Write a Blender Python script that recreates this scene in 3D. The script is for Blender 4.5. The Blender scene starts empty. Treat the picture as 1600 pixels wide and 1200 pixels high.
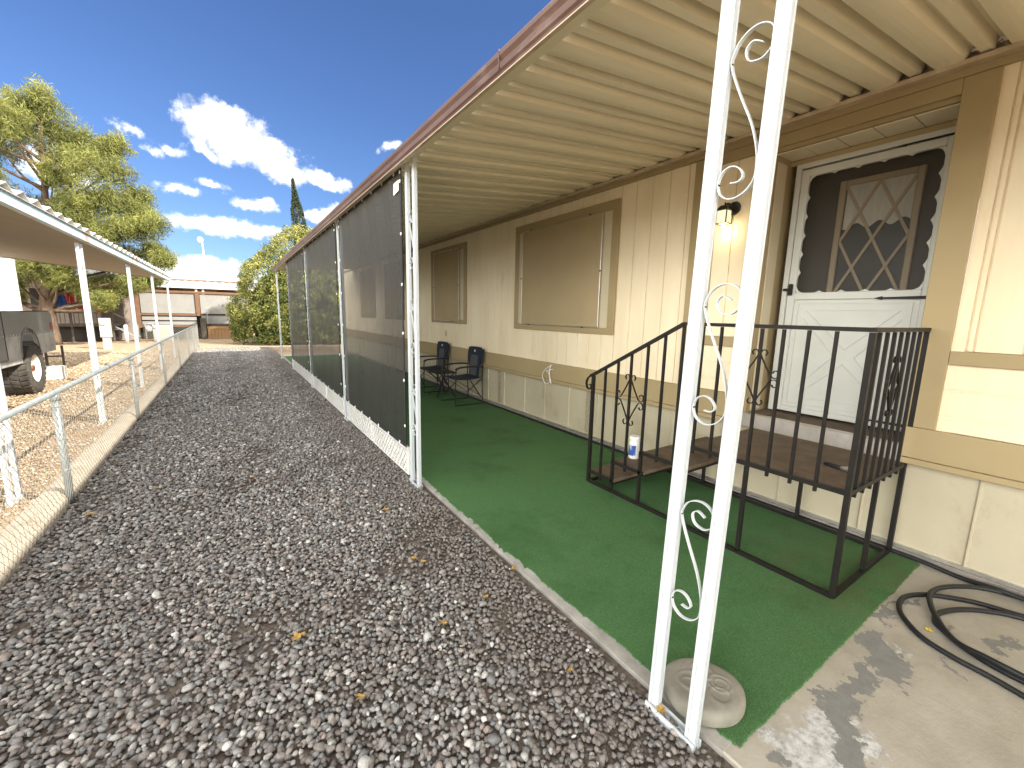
import bpy, math, random
import numpy as np
from mathutils import Vector, Matrix
SC = bpy.context.scene
C = SC.collection
rnd = random.Random(7)
rg = np.random.default_rng(11)
rad = math.radians

# ------------------------------------------------------------------ camera
cam_d = bpy.data.cameras.new('camera'); cam = bpy.data.objects.new('camera', cam_d); C.objects.link(cam)
SC.camera = cam
cam_d.sensor_width = 36.0; cam_d.lens = 658.81 / 1600 * 36.0
cam_d.clip_start = 0.02; cam_d.clip_end = 2000
YAW, PITCH, ROLL = .586867, -.162953, .0209569
fv = Vector((math.sin(YAW)*math.cos(PITCH), math.cos(YAW)*math.cos(PITCH), math.sin(PITCH)))
rv = Vector((math.cos(YAW), -math.sin(YAW), 0)); uv = rv.cross(fv)
r2 = rv*math.cos(ROLL) + uv*math.sin(ROLL); u2 = uv*math.cos(ROLL) - rv*math.sin(ROLL)
m = Matrix((r2, u2, -fv)).transposed().to_4x4(); m.translation = Vector((0, 0, 1.5))
cam.matrix_world = m

# ------------------------------------------------------------------ light and exposure
SC.view_settings.view_transform = 'Standard'; SC.view_settings.look = 'None'
SC.view_settings.exposure = 1.45; SC.view_settings.gamma = 1
SUNV = Vector((.85, -1.05, 1.0)).normalized()
SUN_EL = math.asin(SUNV.z); SUN_ROT = math.atan2(SUNV.x, SUNV.y)
sl = bpy.data.lights.new('sun', 'SUN'); sl.energy = 3.7; sl.angle = rad(.53); sl.color = (1, .93, .83)
so = bpy.data.objects.new('sun', sl); C.objects.link(so)
so.rotation_euler = SUNV.to_track_quat('Z', 'Y').to_euler(); so.location = (20, -20, 30)

w = bpy.data.worlds.new('World'); SC.world = w; w.use_nodes = True
nt = w.node_tree; nt.nodes.clear()
def N(t, **k):
    n = nt.nodes.new(t)
    for a, b in k.items(): setattr(n, a, b)
    return n
def math_n(op, a, b=None, clamp=False):
    n = N('ShaderNodeMath', operation=op, use_clamp=clamp)
    for i, v in enumerate((a, b)):
        if v is None: continue
        if isinstance(v, (int, float)): n.inputs[i].default_value = v
        else: nt.links.new(v, n.inputs[i])
    return n.outputs[0]
out = N('ShaderNodeOutputWorld'); bg = N('ShaderNodeBackground'); sky = N('ShaderNodeTexSky')
sky.sky_type = 'NISHITA'; sky.sun_disc = False; sky.sun_elevation = SUN_EL; sky.sun_rotation = SUN_ROT
sky.air_density = 1.25; sky.dust_density = 0.15; sky.ozone_density = 3.2; sky.altitude = 900
bg.inputs['Strength'].default_value = .105
tc = N('ShaderNodeTexCoord')
sep = N('ShaderNodeSeparateXYZ'); nt.links.new(tc.outputs['Generated'], sep.inputs[0])
az = math_n('ARCTAN2', sep.outputs[0], sep.outputs[1]); el = math_n('ARCSINE', sep.outputs[2])
comb = N('ShaderNodeCombineXYZ'); nt.links.new(az, comb.inputs[0]); nt.links.new(el, comb.inputs[1])
nz = N('ShaderNodeTexNoise'); nz.inputs['Scale'].default_value = 11; nz.inputs['Detail'].default_value = 8; nz.inputs['Roughness'].default_value = .62
nt.links.new(comb.outputs[0], nz.inputs['Vector'])
sub = N('ShaderNodeVectorMath', operation='SUBTRACT'); nt.links.new(nz.outputs['Color'], sub.inputs[0]); sub.inputs[1].default_value = (.5, .5, .5)
scl = N('ShaderNodeVectorMath', operation='MULTIPLY'); nt.links.new(sub.outputs[0], scl.inputs[0]); scl.inputs[1].default_value = (.11, .055, 0)
add = N('ShaderNodeVectorMath', operation='ADD'); nt.links.new(comb.outputs[0], add.inputs[0]); nt.links.new(scl.outputs[0], add.inputs[1])
clouds = [(.022, .306, .080, .042, -.18), (.100, .284, .066, .036, -.30), (.02, .335, .03, .014, .2), (-.02, .285, .03, .014, -.6), (.185, .256, .05, .016, -.25), (-.007, .153, .100, .017, -.01), (.058, .200, .046, .014, 0),
  (-.068, .272, .020, .010, -.2), (-.059, .203, .024, .009, -.2), (-.108, .284, .022, .006, -.5), (-.01, .218, .024, .005, 0), (-.04, .072, .10, .020, 0), (.02, .035, .22, .038, 0),
  (.18, .2, .045, .014, .3), (.318, .33, .03, .008, .3), (-.215, .208, .05, .028, -.6), (-.135, .250, .012, .006, -.7), (.45, .1, .2, .02, 0), (-.45, .05, .25, .03, 0), (-.5, .3, .14, .03, .2),
  (-1.1, .4, .25, .05, .1), (2.2, .5, .3, .06, .1), (-2.2, .3, .4, .06, 0), (1.2, .3, .3, .04, 0), (-.085, .262, .014, .008, 0)]
best = None
for (a, e, ra, rb, th) in clouds:
    s1 = N('ShaderNodeVectorMath', operation='SUBTRACT'); nt.links.new(add.outputs[0], s1.inputs[0]); s1.inputs[1].default_value = (a, e, 0)
    mp = N('ShaderNodeMapping', vector_type='TEXTURE'); nt.links.new(s1.outputs[0], mp.inputs['Vector'])
    mp.inputs['Rotation'].default_value = (0, 0, th); mp.inputs['Scale'].default_value = (ra, rb, 1)
    ln = N('ShaderNodeVectorMath', operation='LENGTH'); nt.links.new(mp.outputs[0], ln.inputs[0])
    # soft distance measured in units of the short radius
    v = math_n('MULTIPLY', math_n('SUBTRACT', 1.0, ln.outputs['Value']), min(1.0, rb/.016))
    best = v if best is None else math_n('MAXIMUM', best, v)
nz2 = N('ShaderNodeTexNoise'); nz2.inputs['Scale'].default_value = 30; nz2.inputs['Detail'].default_value = 9; nz2.inputs['Roughness'].default_value = .68
nt.links.new(comb.outputs[0], nz2.inputs['Vector'])
dens = math_n('ADD', best, math_n('MULTIPLY', math_n('SUBTRACT', nz2.outputs['Fac'], .5), 1.5))
mr = N('ShaderNodeMapRange', interpolation_type='SMOOTHSTEP'); nt.links.new(dens, mr.inputs['Value'])
mr.inputs['From Min'].default_value = -.14; mr.inputs['From Max'].default_value = .55
tint = N('ShaderNodeMix', data_type='RGBA', blend_type='MULTIPLY'); tint.inputs['Factor'].default_value = 1
nt.links.new(sky.outputs[0], tint.inputs['A']); tint.inputs['B'].default_value = (.335, .405, .56, 1)
mixc = N('ShaderNodeMix', data_type='RGBA'); nt.links.new(mr.outputs[0], mixc.inputs['Factor'])
nt.links.new(tint.outputs['Result'], mixc.inputs['A']); 
csh = N('ShaderNodeMapRange'); nt.links.new(nz2.outputs['Fac'], csh.inputs['Value']); csh.inputs['From Min'].default_value = .3; csh.inputs['From Max'].default_value = .6; csh.inputs['To Min'].default_value = 4.7; csh.inputs['To Max'].default_value = 6.9
cco = N('ShaderNodeVectorMath', operation='SCALE'); cco.inputs[0].default_value = (1, 1, 1.03); nt.links.new(csh.outputs[0], cco.inputs['Scale']); nt.links.new(cco.outputs[0], mixc.inputs['B'])
# bright broken cloud field added over the unseen sky to light the shaded porch
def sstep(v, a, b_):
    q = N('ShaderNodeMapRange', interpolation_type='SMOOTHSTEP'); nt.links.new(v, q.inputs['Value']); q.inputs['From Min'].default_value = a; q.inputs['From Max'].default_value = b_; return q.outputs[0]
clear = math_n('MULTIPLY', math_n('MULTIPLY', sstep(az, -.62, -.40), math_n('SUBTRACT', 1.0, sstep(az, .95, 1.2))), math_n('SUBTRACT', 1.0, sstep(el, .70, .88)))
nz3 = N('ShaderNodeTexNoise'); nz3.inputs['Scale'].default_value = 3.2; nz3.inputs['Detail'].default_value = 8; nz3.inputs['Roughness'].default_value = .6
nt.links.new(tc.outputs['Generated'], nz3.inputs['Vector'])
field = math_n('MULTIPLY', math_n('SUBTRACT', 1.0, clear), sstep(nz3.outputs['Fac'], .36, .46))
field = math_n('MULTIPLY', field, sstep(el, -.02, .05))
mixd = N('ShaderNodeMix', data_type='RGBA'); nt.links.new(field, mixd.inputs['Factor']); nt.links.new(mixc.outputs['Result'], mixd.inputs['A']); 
cfc = N('ShaderNodeMix', data_type='RGBA'); west_fill = math_n('MULTIPLY', sstep(az, -3.05, -2.8), math_n('SUBTRACT', 1.0, sstep(az, -1.75, -.75))); nt.links.new(math_n('SUBTRACT', 1.0, math_n('MULTIPLY', west_fill, math_n('SUBTRACT', 1.0, sstep(el, .22, .66)))), cfc.inputs['Factor']); cfc.inputs['A'].default_value = (40, 39, 36.5, 1); cfc.inputs['B'].default_value = (9.4, 9.2, 9.0, 1)  # low cloud on this side made far brighter, added to lift the shaded wall
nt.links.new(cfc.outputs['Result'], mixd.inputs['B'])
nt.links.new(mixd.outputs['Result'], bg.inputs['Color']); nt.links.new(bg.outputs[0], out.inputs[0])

# ------------------------------------------------------------------ materials
def ramp(nt, fac, stops, interp='LINEAR'):
    r = nt.nodes.new('ShaderNodeValToRGB'); r.color_ramp.interpolation = interp
    el = r.color_ramp.elements
    while len(el) < len(stops): el.new(.5)
    for e, (p, c) in zip(el, stops): e.position = p; e.color = (c[0], c[1], c[2], 1)
    nt.links.new(fac, r.inputs[0]); return r.outputs[0]
def M(name, col, rough=.6, metal=0, col2=None, vs=4, vst=(1, 1, 1), lo=.35, hi=.65, bump=0, bs=60, bst=(1, 1, 1), dirt=None, dirt_lo=.55, dirt_hi=.75, ds=2.5, dst=(1, 1, 1), emit=None, es=0, spec=.5, coat=0, bd=.004):
    m = bpy.data.materials.new(name); m.use_nodes = True; t = m.node_tree; b = t.nodes['Principled BSDF']
    L = t.links
    b.inputs['Roughness'].default_value = rough; b.inputs['Metallic'].default_value = metal
    b.inputs['Specular IOR Level'].default_value = spec; b.inputs['Coat Weight'].default_value = coat
    b.inputs['Base Color'].default_value = (*col, 1)
    tcn = t.nodes.new('ShaderNodeTexCoord')
    def noise(scale, st, det=5, rgh=.6):
        mp = t.nodes.new('ShaderNodeMapping'); mp.inputs['Scale'].default_value = st; L.new(tcn.outputs['Object'], mp.inputs[0])
        n = t.nodes.new('ShaderNodeTexNoise'); n.inputs['Scale'].default_value = scale; n.inputs['Detail'].default_value = det; n.inputs['Roughness'].default_value = rgh
        L.new(mp.outputs[0], n.inputs['Vector']); return n.outputs['Fac']
    cur = None
    if col2 is not None:
        cur = ramp(t, noise(vs, vst), [(lo, col), (hi, col2)]); L.new(cur, b.inputs['Base Color'])
    if dirt is not None:
        r = ramp(t, noise(ds, dst, 8, .68), [(dirt_lo, (0, 0, 0)), (dirt_hi, (1, 1, 1))])
        mx = t.nodes.new('ShaderNodeMix'); mx.data_type = 'RGBA'; L.new(r, mx.inputs['Factor'])
        if cur is not None: L.new(cur, mx.inputs['A'])
        else: mx.inputs['A'].default_value = (*col, 1)
        mx.inputs['B'].default_value = (*dirt, 1); L.new(mx.outputs['Result'], b.inputs['Base Color'])
    if bump:
        bp = t.nodes.new('ShaderNodeBump'); bp.inputs['Strength'].default_value = bump; bp.inputs['Distance'].default_value = bd
        L.new(noise(bs, bst, 6), bp.inputs['Height']); L.new(bp.outputs[0], b.inputs['Normal'])
    if emit: b.inputs['Emission Color'].default_value = (*emit, 1); b.inputs['Emission Strength'].default_value = es
    return m
WARM = (.66, .50, .30)
mt = dict(
 siding=M('cream siding paint', (.79, .70, .51), .75, col2=(.72, .615, .43), vs=3, vst=(1, 1, .25), bump=.32, bs=38, bst=(1, 1, .22), dirt=(.52, .41, .27), dirt_lo=.62, dirt_hi=.85, ds=2, dst=(1, 1, .35)),
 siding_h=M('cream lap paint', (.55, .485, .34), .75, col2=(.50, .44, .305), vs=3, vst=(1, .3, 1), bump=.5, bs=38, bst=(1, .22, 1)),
 trim=M('tan trim paint', (.35, .275, .145), .7, col2=(.31, .24, .125), vs=3, vst=(1, .3, .5), bump=.3, bs=50, bst=(1, .2, .4)),
 skirt=M('cream metal skirting', (.43, .385, .275), .5, col2=(.385, .345, .245), vs=2.2, bump=.25, bs=2.5, bd=.03, dirt=(.28, .22, .14), dirt_lo=.55, dirt_hi=.80, ds=3, dst=(1, 1, .6)),
 pan=M('tan painted aluminium pans', (.72, .645, .48), .42, col2=(.67, .595, .435), vs=2, vst=(.4, 1, 1), dirt=(.42, .34, .22), dirt_lo=.62, dirt_hi=.85, ds=3, bump=.06, bs=300, bd=.001),
 gutter=M('weathered brown gutter paint', (.075, .040, .030), .45, spec=.3, col2=(.12, .068, .052), vs=5, vst=(1, .25, 1), dirt=(.22, .17, .14), dirt_lo=.58, dirt_hi=.8, ds=5, dst=(1, .3, 1)),
 lip=M('pale metal lip', (.55, .45, .33), .4, metal=.2, col2=(.42, .33, .23), vs=8),
 white=M('white post paint', (.55, .59, .61), .38, col2=(.50, .54, .56), vs=9, vst=(1, 1, .3), dirt=(.52, .47, .38), dirt_lo=.66, dirt_hi=.84, ds=6, dst=(1, 1, .35), bump=.12, bs=40, bd=.002),
 whitev=M('white vinyl', (.78, .78, .76), .45, col2=(.70, .70, .67), vs=4),
 door=M('white door paint', (.50, .515, .48), .4, col2=(.455, .47, .435), vs=3, bump=.05, bs=60),
 black=M('black iron paint', (.008, .007, .006), .5, spec=.25, col2=(.013, .011, .009), vs=12, bump=.15, bs=90, bd=.001, dirt=(.06, .03, .015), dirt_lo=.68, dirt_hi=.85, ds=14),
 deck=M('brown outdoor carpet', (.095, .066, .040), .95, col2=(.135, .095, .06), vs=9, bump=.7, bs=260, bd=.003, dirt=(.055, .04, .027), dirt_lo=.55, dirt_hi=.8, ds=4),
 alu=M('mill aluminium', (.62, .60, .56), .32, metal=.85, col2=(.50, .48, .44), vs=10),
 galv=M('galvanised pipe', (.22, .25, .25), .45, metal=.3, col2=(.30, .33, .33), vs=14, dirt=(.30, .30, .28), dirt_lo=.6, dirt_hi=.8, ds=20),
 wire=M('galvanised wire', (.24, .23, .20), .5, metal=.3),
 sunscreen=M('tan window sunscreen', (.37, .29, .165), .85, col2=(.34, .265, .15), vs=1.6, bump=.3, bs=500, bd=.001),
 darkgap=M('dark void', (.03, .025, .02), .9),
 concgrey=M('grey concrete', (.27, .26, .235), .9, col2=(.40, .385, .35), vs=6, bump=.5, bs=70, dirt=(.16, .15, .13), dirt_lo=.55, dirt_hi=.75, ds=5),
 kerb=M('pale kerb concrete', (.40, .34, .26), .92, col2=(.47, .41, .32), vs=5, bump=.6, bs=90, dirt=(.25, .16, .09), dirt_lo=.55, dirt_hi=.8, ds=4),
 curbwall=M('stained footing', (.13, .12, .105), .9, col2=(.22, .20, .17), vs=7, bump=.5, bs=60),
 rubber=M('black rubber hose', (.010, .011, .012), .45, col2=(.017, .018, .019), vs=20, spec=.3),
 canv=M('black nylon', (.013, .014, .017), .8, bump=.3, bs=300, bd=.001),
 navy=M('navy nylon', (.005, .011, .024), .85, col2=(.007, .015, .032), vs=20, bump=.3, bs=300, bd=.001),
 greymesh=M('grey mesh fabric', (.055, .06, .066), .8, bump=.4, bs=400, bd=.001),
 cframe=M('dark chair tube', (.02, .02, .022), .35, metal=.3),
 plastic=M('white plastic', (.78, .78, .77), .3, spec=.5),
 bluelabel=M('blue label', (.03, .09, .35), .35, col2=(.45, .5, .6), vs=30, lo=.55, hi=.6),
 stone=M('carved garden stone', (.19, .18, .145), .88, col2=(.27, .255, .21), vs=7, bump=.35, bs=45, dirt=(.19, .17, .13), dirt_lo=.55, dirt_hi=.75, ds=6),
 lampblack=M('lantern bronze', (.01, .009, .008), .4),
 curtain=M('lace curtain', (.72, .70, .62), .9, col2=(.52, .51, .45), vs=9, vst=(1, 1, .15)),
 glass=M('dark window glass', (.02, .02, .018), .25, spec=.22),
 innertrim=M('tan window moulding', (.46, .37, .24), .55),
 innerdoor=M('brown front door', (.055, .045, .035), .6),
 tpaint=M('primer grey truck paint', (.215, .215, .205), .48, col2=(.245, .245, .235), vs=3, dirt=(.17, .16, .13), dirt_lo=.6, dirt_hi=.85, ds=2, coat=.15),
 tsilver=M('dusty silver truck paint', (.52, .52, .50), .42, col2=(.28, .29, .28), vs=3, dirt=(.24, .21, .16), dirt_lo=.55, dirt_hi=.8, ds=3),
 tyre=M('worn mud tyre rubber', (.045, .042, .038), .85, col2=(.10, .088, .07), vs=9),
 rim=M('white steel rim', (.68, .66, .60), .45, dirt=(.40, .26, .14), dirt_lo=.55, dirt_hi=.75, ds=6),
 red=M('red lens', (.30, .03, .03), .3),
 redc=M('red cloth', (.50, .03, .035), .85, col2=(.33, .02, .03), vs=9), bluec=M('blue cloth', (.015, .06, .24), .85),
 whitec=M('white cloth', (.6, .6, .58), .85),
 housewall=M('pinkish tan house siding', (.28, .23, .19), .8, col2=(.24, .195, .16), vs=3, bump=.3, bs=20, bst=(1, 1, .2)),
 brownwall=M('brown siding far', (.20, .12, .07), .85, col2=(.16, .095, .055), vs=6, vst=(3, 1, 1)),
 orangewood=M('stained redwood trim', (.19, .105, .055), .7, col2=(.15, .08, .042), vs=6),
 greypanel=M('weathered white lattice panel', (.30, .295, .275), .75, col2=(.26, .255, .24), vs=3),
 cedar=M('cedar gate boards', (.36, .22, .105), .8, col2=(.29, .17, .08), vs=8, vst=(4, 1, .6)),
 darkwood=M('dark weathered wood', (.07, .055, .045), .85, col2=(.11, .085, .065), vs=6),
 roofmetal=M('white ribbed metal roof', (.27, .27, .265), .6, col2=(.23, .23, .225), vs=4),
 aqua=M('faded aqua fascia', (.42, .60, .66), .55, col2=(.60, .68, .70), vs=6, dirt=(.45, .25, .14), dirt_lo=.56, dirt_hi=.66, ds=3),
 rustpan=M('rusty white roof sheet', (.66, .62, .56), .6, col2=(.58, .54, .48), vs=5, dirt=(.36, .17, .09), dirt_lo=.56, dirt_hi=.7, ds=3),
 carportceil=M('dull carport soffit', (.24, .20, .14), .55, col2=(.26, .22, .165), vs=3),
 bark=M('pine bark', (.07, .045, .03), .95, col2=(.17, .12, .08), vs=7, vst=(1, 1, .35), bump=1, bs=14, bst=(1, 1, .4), bd=.03),
 meterbox=M('beige meter cabinet', (.50, .48, .40), .5, col2=(.44, .42, .35), vs=4),
 acgrey=M('grey condenser case', (.33, .33, .32), .5),
 leaf=M('dry yellow leaf', (.46, .29, .07), .7, col2=(.34, .20, .05), vs=30),
 banana=M('fresh yellow leaf', (.70, .52, .05), .6),
 lampwhite=M('street lamp white', (.72, .72, .72), .5),
 label=M('pale cloth tag', (.62, .60, .56), .8),
)
# foliage
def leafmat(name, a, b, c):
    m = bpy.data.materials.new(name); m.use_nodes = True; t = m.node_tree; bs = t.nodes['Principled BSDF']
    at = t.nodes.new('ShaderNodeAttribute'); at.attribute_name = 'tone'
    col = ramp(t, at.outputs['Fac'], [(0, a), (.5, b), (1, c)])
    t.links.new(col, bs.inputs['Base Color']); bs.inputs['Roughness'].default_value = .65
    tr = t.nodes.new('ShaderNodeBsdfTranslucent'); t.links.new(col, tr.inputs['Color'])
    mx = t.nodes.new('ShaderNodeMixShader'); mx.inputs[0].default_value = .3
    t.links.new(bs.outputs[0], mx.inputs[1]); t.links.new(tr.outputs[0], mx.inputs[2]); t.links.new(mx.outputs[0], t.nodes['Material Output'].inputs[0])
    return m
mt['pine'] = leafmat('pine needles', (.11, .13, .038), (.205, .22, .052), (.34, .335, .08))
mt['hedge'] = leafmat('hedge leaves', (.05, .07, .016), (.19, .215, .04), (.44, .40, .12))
mt['cyp'] = leafmat('cypress scales', (.025, .045, .018), (.045, .07, .028), (.07, .095, .04))
# see-through cloths
def meshcloth(name, col, alpha, wrinkle=True):
    m = bpy.data.materials.new(name); m.use_nodes = True; t = m.node_tree; bs = t.nodes['Principled BSDF']
    bs.inputs['Roughness'].default_value = .55; bs.inputs['Base Color'].default_value = (*col, 1)
    tr = t.nodes.new('ShaderNodeBsdfTransparent'); mx = t.nodes.new('ShaderNodeMixShader'); mx.inputs[0].default_value = alpha
    t.links.new(tr.outputs[0], mx.inputs[1]); t.links.new(bs.outputs[0], mx.inputs[2]); t.links.new(mx.outputs[0], t.nodes['Material Output'].inputs[0])
    return m
mt['shade'] = meshcloth('charcoal shade cloth', (.018, .018, .017), .74)
mt['insect'] = meshcloth('dark insect mesh', (.030, .026, .018), .42)
m = bpy.data.materials.new('perforated vent mesh'); mt['vent'] = M('vent mesh', (.42, .36, .26), .6, col2=(.14, .12, .09), vs=90, lo=.46, hi=.54)
# turf
m = bpy.data.materials.new('green artificial turf'); m.use_nodes = True; t = m.node_tree; b = t.nodes['Principled BSDF']; mt['turf'] = m
b.inputs['Roughness'].default_value = .9; b.inputs['Specular IOR Level'].default_value = .2
tcn = t.nodes.new('ShaderNodeTexCoord')
def tn(t, tcn, scale, det=4, rough=.6, st=(1, 1, 1)):
    mp = t.nodes.new('ShaderNodeMapping'); mp.inputs['Scale'].default_value = st; t.links.new(tcn.outputs['Object'], mp.inputs[0])
    n = t.nodes.new('ShaderNodeTexNoise'); n.inputs['Scale'].default_value = scale; n.inputs['Detail'].default_value = det; n.inputs['Roughness'].default_value = rough
    t.links.new(mp.outputs[0], n.inputs[0]); return n.outputs['Fac']
fine = tn(t, tcn, 210, 3, .75); big = tn(t, tcn, 1.6, 6, .65)
c1 = ramp(t, fine, [(.3, (.036, .095, .034)), (.5, (.066, .155, .056)), (.72, (.125, .235, .10))])
c2 = ramp(t, big, [(.32, (.72, .78, .66)), (.5, (1, 1, 1)), (.72, (1.0, 1.06, .95))])
mx = t.nodes.new('ShaderNodeMix'); mx.data_type = 'RGBA'; mx.blend_type = 'MULTIPLY'; mx.inputs['Factor'].default_value = 1
t.links.new(c1, mx.inputs['A']); t.links.new(c2, mx.inputs['B'])
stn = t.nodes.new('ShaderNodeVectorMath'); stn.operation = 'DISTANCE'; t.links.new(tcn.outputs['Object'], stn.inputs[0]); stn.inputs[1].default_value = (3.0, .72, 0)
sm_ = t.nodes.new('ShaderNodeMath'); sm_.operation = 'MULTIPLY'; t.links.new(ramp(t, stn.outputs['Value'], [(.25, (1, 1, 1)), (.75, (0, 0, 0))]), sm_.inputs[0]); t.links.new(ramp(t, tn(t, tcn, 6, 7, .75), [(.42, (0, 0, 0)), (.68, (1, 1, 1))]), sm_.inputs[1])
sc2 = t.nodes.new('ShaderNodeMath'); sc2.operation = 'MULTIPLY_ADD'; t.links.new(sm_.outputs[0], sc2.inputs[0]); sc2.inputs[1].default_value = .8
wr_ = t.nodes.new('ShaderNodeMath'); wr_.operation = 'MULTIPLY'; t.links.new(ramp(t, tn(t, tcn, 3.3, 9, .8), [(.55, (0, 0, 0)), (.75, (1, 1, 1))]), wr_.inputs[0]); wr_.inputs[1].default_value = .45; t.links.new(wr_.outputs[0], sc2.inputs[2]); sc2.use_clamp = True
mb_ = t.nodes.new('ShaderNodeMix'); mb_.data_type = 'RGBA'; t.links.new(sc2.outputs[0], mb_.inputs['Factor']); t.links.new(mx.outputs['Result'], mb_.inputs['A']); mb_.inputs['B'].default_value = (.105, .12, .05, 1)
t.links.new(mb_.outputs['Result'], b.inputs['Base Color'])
bp = t.nodes.new('ShaderNodeBump'); bp.inputs['Strength'].default_value = .9; bp.inputs['Distance'].default_value = .006; t.links.new(tn(t, tcn, 260, 2, .7), bp.inputs['Height']); t.links.new(bp.outputs[0], b.inputs['Normal'])
# patio paint with worn grey patches
m = bpy.data.materials.new('worn tan patio paint'); m.use_nodes = True; t = m.node_tree; b = t.nodes['Principled BSDF']; mt['patio'] = m
tcn = t.nodes.new('ShaderNodeTexCoord'); b.inputs['Roughness'].default_value = .8
nn = t.nodes.new('ShaderNodeTexNoise'); nn.inputs['Scale'].default_value = 5.5; nn.inputs['Detail'].default_value = 9; nn.inputs['Roughness'].default_value = .68; t.links.new(tcn.outputs['Object'], nn.inputs[0])
vs = t.nodes.new('ShaderNodeVectorMath'); vs.operation = 'SUBTRACT'; t.links.new(nn.outputs['Color'], vs.inputs[0]); vs.inputs[1].default_value = (.5, .5, .5)
vm = t.nodes.new('ShaderNodeVectorMath'); vm.operation = 'SCALE'; vm.inputs['Scale'].default_value = .42; t.links.new(vs.outputs[0], vm.inputs[0])
va = t.nodes.new('ShaderNodeVectorMath'); va.operation = 'ADD'; t.links.new(tcn.outputs['Object'], va.inputs[0]); t.links.new(vm.outputs[0], va.inputs[1])
def blob(cx, cy, rx, ry, th):
    s = t.nodes.new('ShaderNodeVectorMath'); s.operation = 'SUBTRACT'; t.links.new(va.outputs[0], s.inputs[0]); s.inputs[1].default_value = (cx, cy, 0)
    mp = t.nodes.new('ShaderNodeMapping'); mp.vector_type = 'TEXTURE'; mp.inputs['Rotation'].default_value = (0, 0, th); mp.inputs['Scale'].default_value = (rx, ry, 1); t.links.new(s.outputs[0], mp.inputs[0])
    l = t.nodes.new('ShaderNodeVectorMath'); l.operation = 'LENGTH'; t.links.new(mp.outputs[0], l.inputs[0])
    k = t.nodes.new('ShaderNodeMath'); k.operation = 'SUBTRACT'; k.inputs[0].default_value = 1; t.links.new(l.outputs['Value'], k.inputs[1]); return k.outputs[0]
def mx2(a, c):
    k = t.nodes.new('ShaderNodeMath'); k.operation = 'MAXIMUM'; t.links.new(a, k.inputs[0]); t.links.new(c, k.inputs[1]); return k.outputs[0]
def patch(lst):
    r = None
    for q in lst: v = blob(*q); r = v if r is None else mx2(r, v)
    return r
grey = patch([(2.38, .46, .20, .075, .35), (2.05, .50, .20, .05, -.1), (1.85, .46, .12, .07, .1), (1.72, .36, .09, .07, 0), (1.62, .22, .05, .05, 0), (2.75, .56, .10, .025, .2), (2.93, .17, .13, .035, .1), (2.95, .53, .13, .022, -.3), (2.58, .27, .06, .015, .2), (1.45, .52, .05, .04, 0), (2.86, .38, .05, .02, 0)])
pale = patch([(1.62, .44, .22, .14, .2), (1.5, .28, .14, .22, 0), (1.80, .34, .09, .06, 0), (2.48, .39, .05, .02, .4), (1.75, .2, .08, .08, 0)])
base = ramp(t, tn(t, tcn, 3, 8, .7), [(.3, (.29, .265, .215)), (.5, (.37, .34, .28)), (.7, (.44, .41, .35))])
cg = ramp(t, tn(t, tcn, 20, 5, .7), [(.3, (.17, .17, .16)), (.7, (.225, .225, .21))])
cp = ramp(t, tn(t, tcn, 28, 8, .75), [(.35, (.24, .235, .22)), (.5, (.46, .46, .45)), (.62, (.60, .60, .58))])
def mixf(f, lo, hi, A, B):
    r = ramp(t, f, [(lo, (0, 0, 0)), (hi, (1, 1, 1))]); k = t.nodes.new('ShaderNodeMix'); k.data_type = 'RGBA'; t.links.new(r, k.inputs['Factor']); t.links.new(A, k.inputs['A']); t.links.new(B, k.inputs['B']); return k.outputs['Result']
cur = mixf(pale, .02, .3, base, cp); cur = mixf(grey, .02, .05, cur, cg)
spk = tn(t, tcn, 9, 9, .8, (1, 2.2, 1)); cur = mixf(spk, .655, .672, cur, cg)
t.links.new(cur, b.inputs['Base Color'])
bp = t.nodes.new('ShaderNodeBump'); bp.inputs['Strength'].default_value = .4; bp.inputs['Distance'].default_value = .004; t.links.new(tn(t, tcn, 60, 8, .7), bp.inputs['Height']); t.links.new(bp.outputs[0], b.inputs['Normal'])
# soil under gravel and far yard
def soilmat(name, cols, vsc, bsd):
    m = bpy.data.materials.new(name); m.use_nodes = True; t = m.node_tree; b = t.nodes['Principled BSDF']; b.inputs['Roughness'].default_value = .95
    tcn = t.nodes.new('ShaderNodeTexCoord')
    v = t.nodes.new('ShaderNodeTexVoronoi'); v.inputs['Scale'].default_value = vsc; t.links.new(tcn.outputs['Object'], v.inputs[0])
    sp = t.nodes.new('ShaderNodeSeparateColor'); t.links.new(v.outputs['Color'], sp.inputs[0])
    a = ramp(t, sp.outputs[0], [(0, cols[0]), (.5, cols[1]), (1, cols[2])])
    k = t.nodes.new('ShaderNodeMix'); k.data_type = 'RGBA'; t.links.new(ramp(t, tn(t, tcn, 1.1, 7, .7), [(.5, (0, 0, 0)), (.68, (1, 1, 1))]), k.inputs['Factor']); t.links.new(a, k.inputs['A']); k.inputs['B'].default_value = (*cols[3], 1)
    t.links.new(k.outputs['Result'], b.inputs['Base Color'])
    bp = t.nodes.new('ShaderNodeBump'); bp.inputs['Strength'].default_value = .8; bp.inputs['Distance'].default_value = bsd; bp.invert = True; t.links.new(v.outputs['Distance'], bp.inputs['Height']); t.links.new(bp.outputs[0], b.inputs['Normal'])
    return m
mt['soil'] = soilmat('dark soil under gravel', ((.09, .070, .055), (.12, .098, .078), (.15, .125, .10), (.075, .052, .038)), 60, .01)
mt['yard'] = soilmat('tan yard gravel', ((.27, .19, .115), (.36, .27, .17), (.43, .34, .23), (.33, .19, .095)), 38, .015)
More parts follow.
